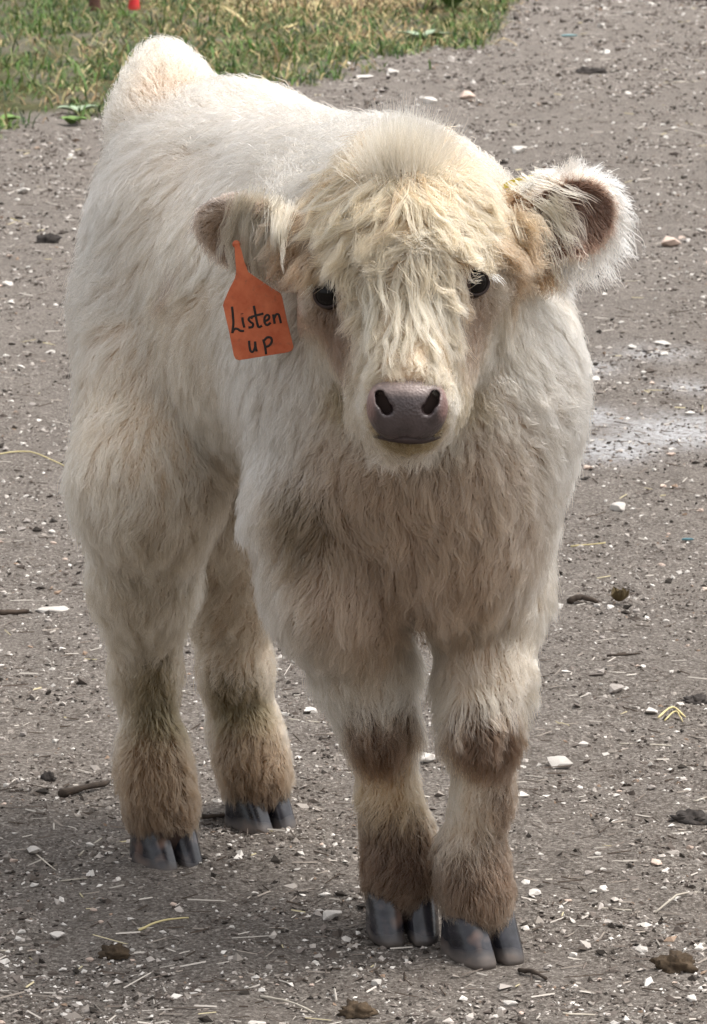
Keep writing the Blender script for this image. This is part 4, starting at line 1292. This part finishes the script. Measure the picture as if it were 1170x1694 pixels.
# many small pebbles
cnt = 0
LM = [(80, 400, 'near the dark round clod'), (1116, 1596, 'near the brown crumbly dung clod'), (1145, 1344, 'near the flat clod of dark soil'), (190, 1566, 'near the dung crumb by the yellow stalk'),
      (592, 1668, 'near the dung crumb in front of the hooves'), (1110, 1170, 'near the bright yellow straw wisp'), (140, 1298, 'near the dark rough stick'), (88, 1004, 'near the long flat white flake'),
      (1026, 992, 'near the curled dead leaf'), (1120, 715, 'in the chalk spill'), (1107, 402, 'near the large pinkish stone'), (928, 1258, 'near the big rounded white stone'), (975, 123, 'near the low dark clod'),
      (885, 1466, 'near the upright white stone'), (650, 124, 'close to the turf edge'), (515, 1178, 'between the hind and front legs'), (50, 749, 'near the long yellowish straw'), (95, 1532, 'in front of the hind hoof'), (860, 252, 'past the crown of the calf'), (845, 1648, 'in front of the foremost hoof')]
foot_px = [(795, 1560), (665, 1530), (270, 1410), (425, 1350)]
while cnt < 230:
    px = random.uniform(-40, 1210); py = random.uniform(0, 1 ) ** .8 * 1560 + 130
    g_ = G(px, py)
    if turf(np.array([g_[0]]), np.array([g_[1]]))[0] > -4: continue
    if 110 < px < 950 and 200 < py < 1380 and not (330 < px < 560 and py > 1000): continue
    if any(abs(px - a) < 75 and abs(py - b_) < 60 for a, b_ in foot_px): continue
    w = random.choice([8, 9, 10, 11, 12, 14, 16]) * (.8 if py < 500 else 1)
    mi = random.choices([0, 1, 2], [6, 2, 3])[0]
    lm = min(LM, key=lambda q: (q[0] - px) ** 2 + (q[1] - py) ** 2)
    sz = 'tiny' if w < 10 else 'little' if w < 13 else 'small'
    stone('pebble', px, py, w, w * random.uniform(.5, .8), MS[mi], sz + ' ' + ('white', 'pinkish', 'grey')[mi] + ' pebble loose on the dirt ' + lm[2], 'pebble', 'small pebbles strewn over the dirt')
    cnt += 1

def stalk(name, pts, rad, mat, label, cat, group=None, lift=.004):
    p3 = []
    for i, (px, py) in enumerate(pts):
        g_ = G(px, py); g_[2] = float(ground_z(g_[0], g_[1])) + rad * .9 + (lift if 0 < i < len(pts) - 1 else 0)
        p3.append(g_)
    q = smooth_line(np.array(p3), 4) if len(p3) > 2 else np.linspace(p3[0], p3[1], 5)
    q = q + np.random.default_rng(int(pts[0][0] * 3 + 999)).normal(0, rad * .35, q.shape) * np.array([1, 1, .3])
    n = len(q); rr = rad * (1 - .35 * np.linspace(0, 1, n)) * (1 + .12 * np.random.default_rng(int(pts[0][0] * 7 + pts[0][1])).normal(0, 1, n))
    v, f = tube(q, rr, 7)
    o = mesh_obj(name, v, f, mat, None, origin=q.mean(0))
    return tag(o, label, cat, group)
SW = [([(230, 1528), (270, 1520), (312, 1506)], m_straw, .0011, 'yellow straw stalk on the dirt in front of the hind hoof'),
      ([(432, 1633), (480, 1645), (520, 1661)], m_pale, .0011, 'pale bent straw on the dirt in front of the white stone'),
      ([(-20, 752), (50, 749), (112, 766)], m_straw, .0012, 'long yellowish straw curving up to the hind thigh'),
      ([(478, 1189), (530, 1190)], m_pale, .0009, 'thin pale straw between the hind and front legs'),
      ([(945, 897), (1002, 889)], m_straw, .0011, 'short yellow straw beside the chest fur'),
      ([(1085, 1489), (1120, 1478), (1156, 1464)], m_pale, .0011, 'pale straw slanting on the dirt past the upright stone'),
      ([(984, 1487), (1046, 1489)], m_pale, .0010, 'straight pale straw lying level past the upright stone'),
      ([(60, 1393), (92, 1420)], m_pale, .0008, 'thin straw leaning from the white stone by the hind foot'),
      ([(100, 1441), (145, 1436)], m_pale, .0008, 'thin pale straw lying beside the hind hoof'),
      ([(130, 1397), (168, 1372)], m_pale, .0012, 'stubby pale straw slanting beside the hind foot'),
      ([(1090, 1178), (1112, 1166), (1135, 1173)], m_straw, .0013, 'bright yellow straw wisp beside the white stone'),
      ([(1100, 1182), (1118, 1172), (1130, 1180)], m_straw, .0010, 'short yellow straw bit crossing under the straw wisp'),
      ([(930, 1672), (985, 1667)], m_pale, .0010, 'pale straw flat on the dirt in front of the dung clod'),
      ([(1025, 1217), (1110, 1219)], m_pale, .0009, 'long thin straw behind the clod of dark soil'),
      ([(1150, 1310), (1172, 1305)], m_pale, .0011, 'straw end lying beside the clod of dark soil'),
      ([(0, 1552), (24, 1550)], m_pale, .0011, 'short pale straw on the dirt away from the brown dung crumb'),
      ([(1115, 140), (1160, 137)], m_pale, .0022, 'pale straw on the dirt short of the dark hose'),
      ([(945, 470), (1060, 466)], m_pale, .0013, 'long pale straw on the dirt past the outstretched ear'),
      ([(368, 12), (392, 32), (412, 47)], m_straw, .0075, 'thick yellow straw stalk poking out of the turf'),
      ([(470, 48), (482, 46), (494, 39)], m_straw, .0050, 'short bright straw piece on the turf'),
      ([(18, 360), (52, 366)], m_straw, .0016, 'short yellow straw just behind the dark round clod')]
for pts, m_, rd, lb in SW: stalk('straw_stalk', pts, rd, m_, lb, 'straw', 'single straws lying about')
TW = [([(96, 1308), (140, 1298), (184, 1286)], 0.0042, 'dark rough stick lying beside the hind foot'),
      ([(-20, 1013), (15, 1012), (50, 1009)], .0038, 'dark twig pointing at the long white stone flake'),
      ([(944, 990), (965, 989), (988, 992)], .0042, 'short dark stick beside the chest, next to the curled dead leaf'),
      ([(318, 1337), (345, 1339), (378, 1338)], .0028, 'thin dark twig between the two hind hooves'),
      ([(858, 1584), (880, 1593), (904, 1608)], .0022, 'thin dark twig at the toe of the foremost hoof'),
      ([(1005, 1090), (1060, 1084)], .0016, 'thin brown twig on the dirt beside the forearm')]
for pts, rd, lb in TW: stalk('twig', pts, rd, m_bark, lb, 'twig', 'dark twigs on the dirt', lift=.002)

def lump(name, px, py, wpx, hz, mat, label, cat, seed):
    r_ = np.random.default_rng(seed)
    g_ = G(px, py); dist = np.linalg.norm(g_ - CAM); sx = wpx / 2 * dist / FPX
    v, f = uv_sphere(np.zeros(3), 1, 24, 14)
    q = v * 2.2 + seed * 3.7
    dsp = 1 + .28 * vnoise2(q[:, 0] + q[:, 2] * .7, q[:, 1] - q[:, 2]) + .16 * vnoise2(q[:, 0] * 2.7 + 9, q[:, 1] * 2.7 + q[:, 2] * 2.2) + .15 * r_.normal(0, 1, len(v))
    v = v * dsp[:, None] * np.array([sx, sx * .8, hz])
    v[:, 2] = np.maximum(v[:, 2], -hz * .3)
    o = mesh_obj(name, v, f, mat, None)
    o.location = (g_[0], g_[1], float(ground_z(g_[0], g_[1])) + hz * .2)
    return tag(o, label, cat)
lump('soil_clod', 80, 400, 38, .014, m_dark, 'dark round clod of soil on the dirt beside the flank', 'clod', 1)
lump('dung_clod', 1116, 1596, 62, .010, m_clod, 'brown crumbly dung clod with white stones around it', 'clod', 2)
lump('soil_clod', 1145, 1344, 56, .007, m_dark, 'flat clod of dark soil past the big rounded white stone', 'clod', 3)
lump('dung_clod', 190, 1566, 44, .008, m_clod, 'brown dung crumb in front of the hind hoof, beside the yellow stalk', 'clod', 4)
lump('dung_clod', 592, 1668, 50, .008, m_clod, 'brown dung crumb in front of the two front hooves', 'clod', 5)
lump('soil_clod', 1152, 1150, 46, .007, m_dark, 'dark clod behind the bright yellow straw wisp', 'clod', 6)
lump('soil_clod', 80, 1275, 22, .007, m_dark, 'small dark clod behind the dark rough stick', 'clod', 7)
lump('soil_clod', 975, 123, 48, .016, m_dark, 'low dark clod on the dirt, this side of the blue scrap', 'clod', 8)

# curled dead leaf
def sheet(name, px, py, L_, W_, curl, mat, label, cat, rz, nseg=10, z0=.002, jag=.0):
    V = []; F = []; m_ = 5; r_ = np.random.default_rng(int(px + py))
    for side in (0, 1):
        for i in range(nseg + 1):
            u = i / nseg * 2 - 1
            hw = W_ * (1 - abs(u) ** 2.2) ** .7 + W_ * .08
            hw *= 1 + jag * r_.normal()
            for j in range(m_):
                w = j / (m_ - 1) * 2 - 1
                V.append((u * L_, w * hw, curl * (w * w * hw / W_ + .5 * u * u) * W_ + side * .0007))
    nn_ = (nseg + 1) * m_
    for side in (0, 1):
        for i in range(nseg):
            for j in range(m_ - 1):
                a = side * nn_ + i * m_ + j; q = (a, a + 1, a + m_ + 1, a + m_)
                F.append(q if side == 0 else q[::-1])
    rim_ = [j for j in range(m_)] + [i * m_ + m_ - 1 for i in range(1, nseg + 1)] + [nseg * m_ + j for j in range(m_ - 2, -1, -1)] + [i * m_ for i in range(nseg - 1, 0, -1)]
    for a, b_ in zip(rim_, rim_[1:] + rim_[:1]): F.append((b_, a, a + nn_, b_ + nn_))
    o = mesh_obj(name, V, F, mat, None)
    g_ = G(px, py)
    o.location = (g_[0], g_[1], float(ground_z(g_[0], g_[1])) + z0); o.rotation_euler = (0, 0, rz)
    return tag(o, label, cat)
m_leafd = mottled('dead_leaf', srgb(58, 48, 30), srgb(104, 88, 56), 80, 0.8, 0.4)
m_teal = mottled('teal_plastic', srgb(62, 100, 110), srgb(92, 128, 134), 80, 0.5, 0.2)
m_blue = mottled('blue_plastic', srgb(140, 190, 200), srgb(170, 208, 212), 60, 0.5, 0.2)
sheet('dead_leaf', 1026, 992, .012, .009, 1.6, m_leafd, 'curled dark dead leaf on the dirt beside the chest', 'leaf', .4, jag=.2, z0=.004)
sheet('plastic_scrap', 1138, 887, .0085, .004, .6, m_teal, 'small teal plastic scrap on the dirt in front of the chalk spill', 'scrap', .1)
sheet('plastic_scrap', 942, 58, .030, .012, .5, m_blue, 'light blue plastic scrap beside a rounded white stone', 'scrap', .2)

# broad-leaved weeds at the edge of the turf
m_leaf = mottled('weed_leaf', srgb(96, 130, 62), srgb(132, 160, 88), 30, 0.55, 0.3)
m_leaf2 = mottled('pale_weed_leaf', srgb(140, 160, 130), srgb(170, 184, 156), 30, 0.55, 0.3)
def weed(px, py, leaves, label, mat):
    g_ = G(px, py); g_[2] = float(ground_z(g_[0], g_[1]))
    e_ = empty('weed', g_); tag(e_, label, 'weed')
    for (az, L_, W_, up) in leaves:
        V = []; F = []; ns, m_ = 7, 3
        d_ = np.array([math.cos(az), math.sin(az), 0]); s2 = np.array([-d_[1], d_[0], 0])
        for i in range(ns + 1):
            u = i / ns; hw = W_ * math.sin(math.pi * min(u * .92 + .06, 1)) ** .8 + .002
            c2 = g_ + d_ * L_ * u * math.cos(up * (1 - .5 * u)) + UP * (L_ * u * math.sin(up) * (1 - .45 * u) + .004)
            for w in (-1, 0, 1): V.append(c2 + s2 * hw * w + UP * abs(w) * hw * .35)
        for i in range(ns):
            for j in range(m_ - 1):
                a = i * m_ + j; F.append((a, a + m_, a + m_ + 1, a + 1))
        nv = len(V); V += [q - UP * .0012 for q in V]; F += [tuple(i + nv for i in q[::-1]) for q in F]
        mesh_obj('leaf', V, F, mat, e_)
weed(118, 206, [(-1.3, .055, .022, .5), (-.2, .045, .018, .6), (2.6, .04, .016, .7), (1.2, .04, .016, .8)], 'low weed with bright broad leaves at the turf edge behind the flank', m_leaf)
weed(128, 192, [(3.3, .055, .02, .5), (.2, .06, .022, .5), (1.6, .04, .018, .7)], 'low weed with pale grey green leaves behind the bright leaved weed', m_leaf2)
weed(5, 205, [(-.4, .055, .022, .6), (-1.6, .05, .02, .6), (.9, .05, .02, .8)], 'leafy green weed at the very edge of turf, away from the calf', m_leaf)
weed(748, 20, [(i * .8 + .3, .16 + .05 * (i % 3), .042, .95 - .12 * (i % 3)) for i in range(8)], 'tall leafy green weed at the end of the hay strip', m_leaf)
weed(700, 66, [(i * 1.1, .10, .014, .5 + .1 * (i % 2)) for i in range(6)], 'narrow leaved weed creeping out onto the dirt', m_leaf2)

# stakes standing in the grass (only their feet reach the picture)
def stake(name, px, py, r0, r1, hgt, mat, label, cat, flare):
    g_ = G(px, py); g_[2] = float(ground_z(g_[0], g_[1]))
    zs = [-.06, 0, .008, .03, .05, .10, .30, hgt * .97, hgt]
    rs = [r0 * .8, r0 * flare, r0 * flare, r0 * (1 + (flare - 1) * .5), r0, r0, r0, r1, r1 * .6]
    v, f = tube([g_ + UP * z for z in zs], rs, 14)
    o = mesh_obj(name, v, f, mat, None, origin=g_)
    return tag(o, label, cat)
m_red = mottled('red_plastic', srgb(206, 44, 48), srgb(226, 66, 66), 20, 0.45, 0.05)
m_post = mottled('weathered_wood', srgb(88, 60, 52), srgb(122, 90, 78), 50, 0.85, 0.5)
stake('plastic_stake', 222, 15, .017, .016, 1.05, m_red, 'red plastic stake with a flared foot standing in the grass', 'stake', 1.35)
stake('wooden_post', 157, 18, .022, .020, 1.10, m_post, 'dark brown wooden post standing in the grass by the red stake', 'post', 1.0)
# hose
hp = [G(x, y_) for x, y_ in ((1040, -22), (1085, -4), (1130, 1), (1180, 3), (1300, 12), (1500, 40))]
hp = smooth_line(np.array(hp), 6)
hp[:, 2] = ground_z(hp[:, 0], hp[:, 1]) + .012
v, f = tube(hp, .013, 10)
tag(mesh_obj('hose', v, f, mottled('rubber', srgb(58, 54, 52), srgb(80, 76, 74), 40, .7, .2), None), 'dark rubber hose lying across the dirt far behind', 'hose')
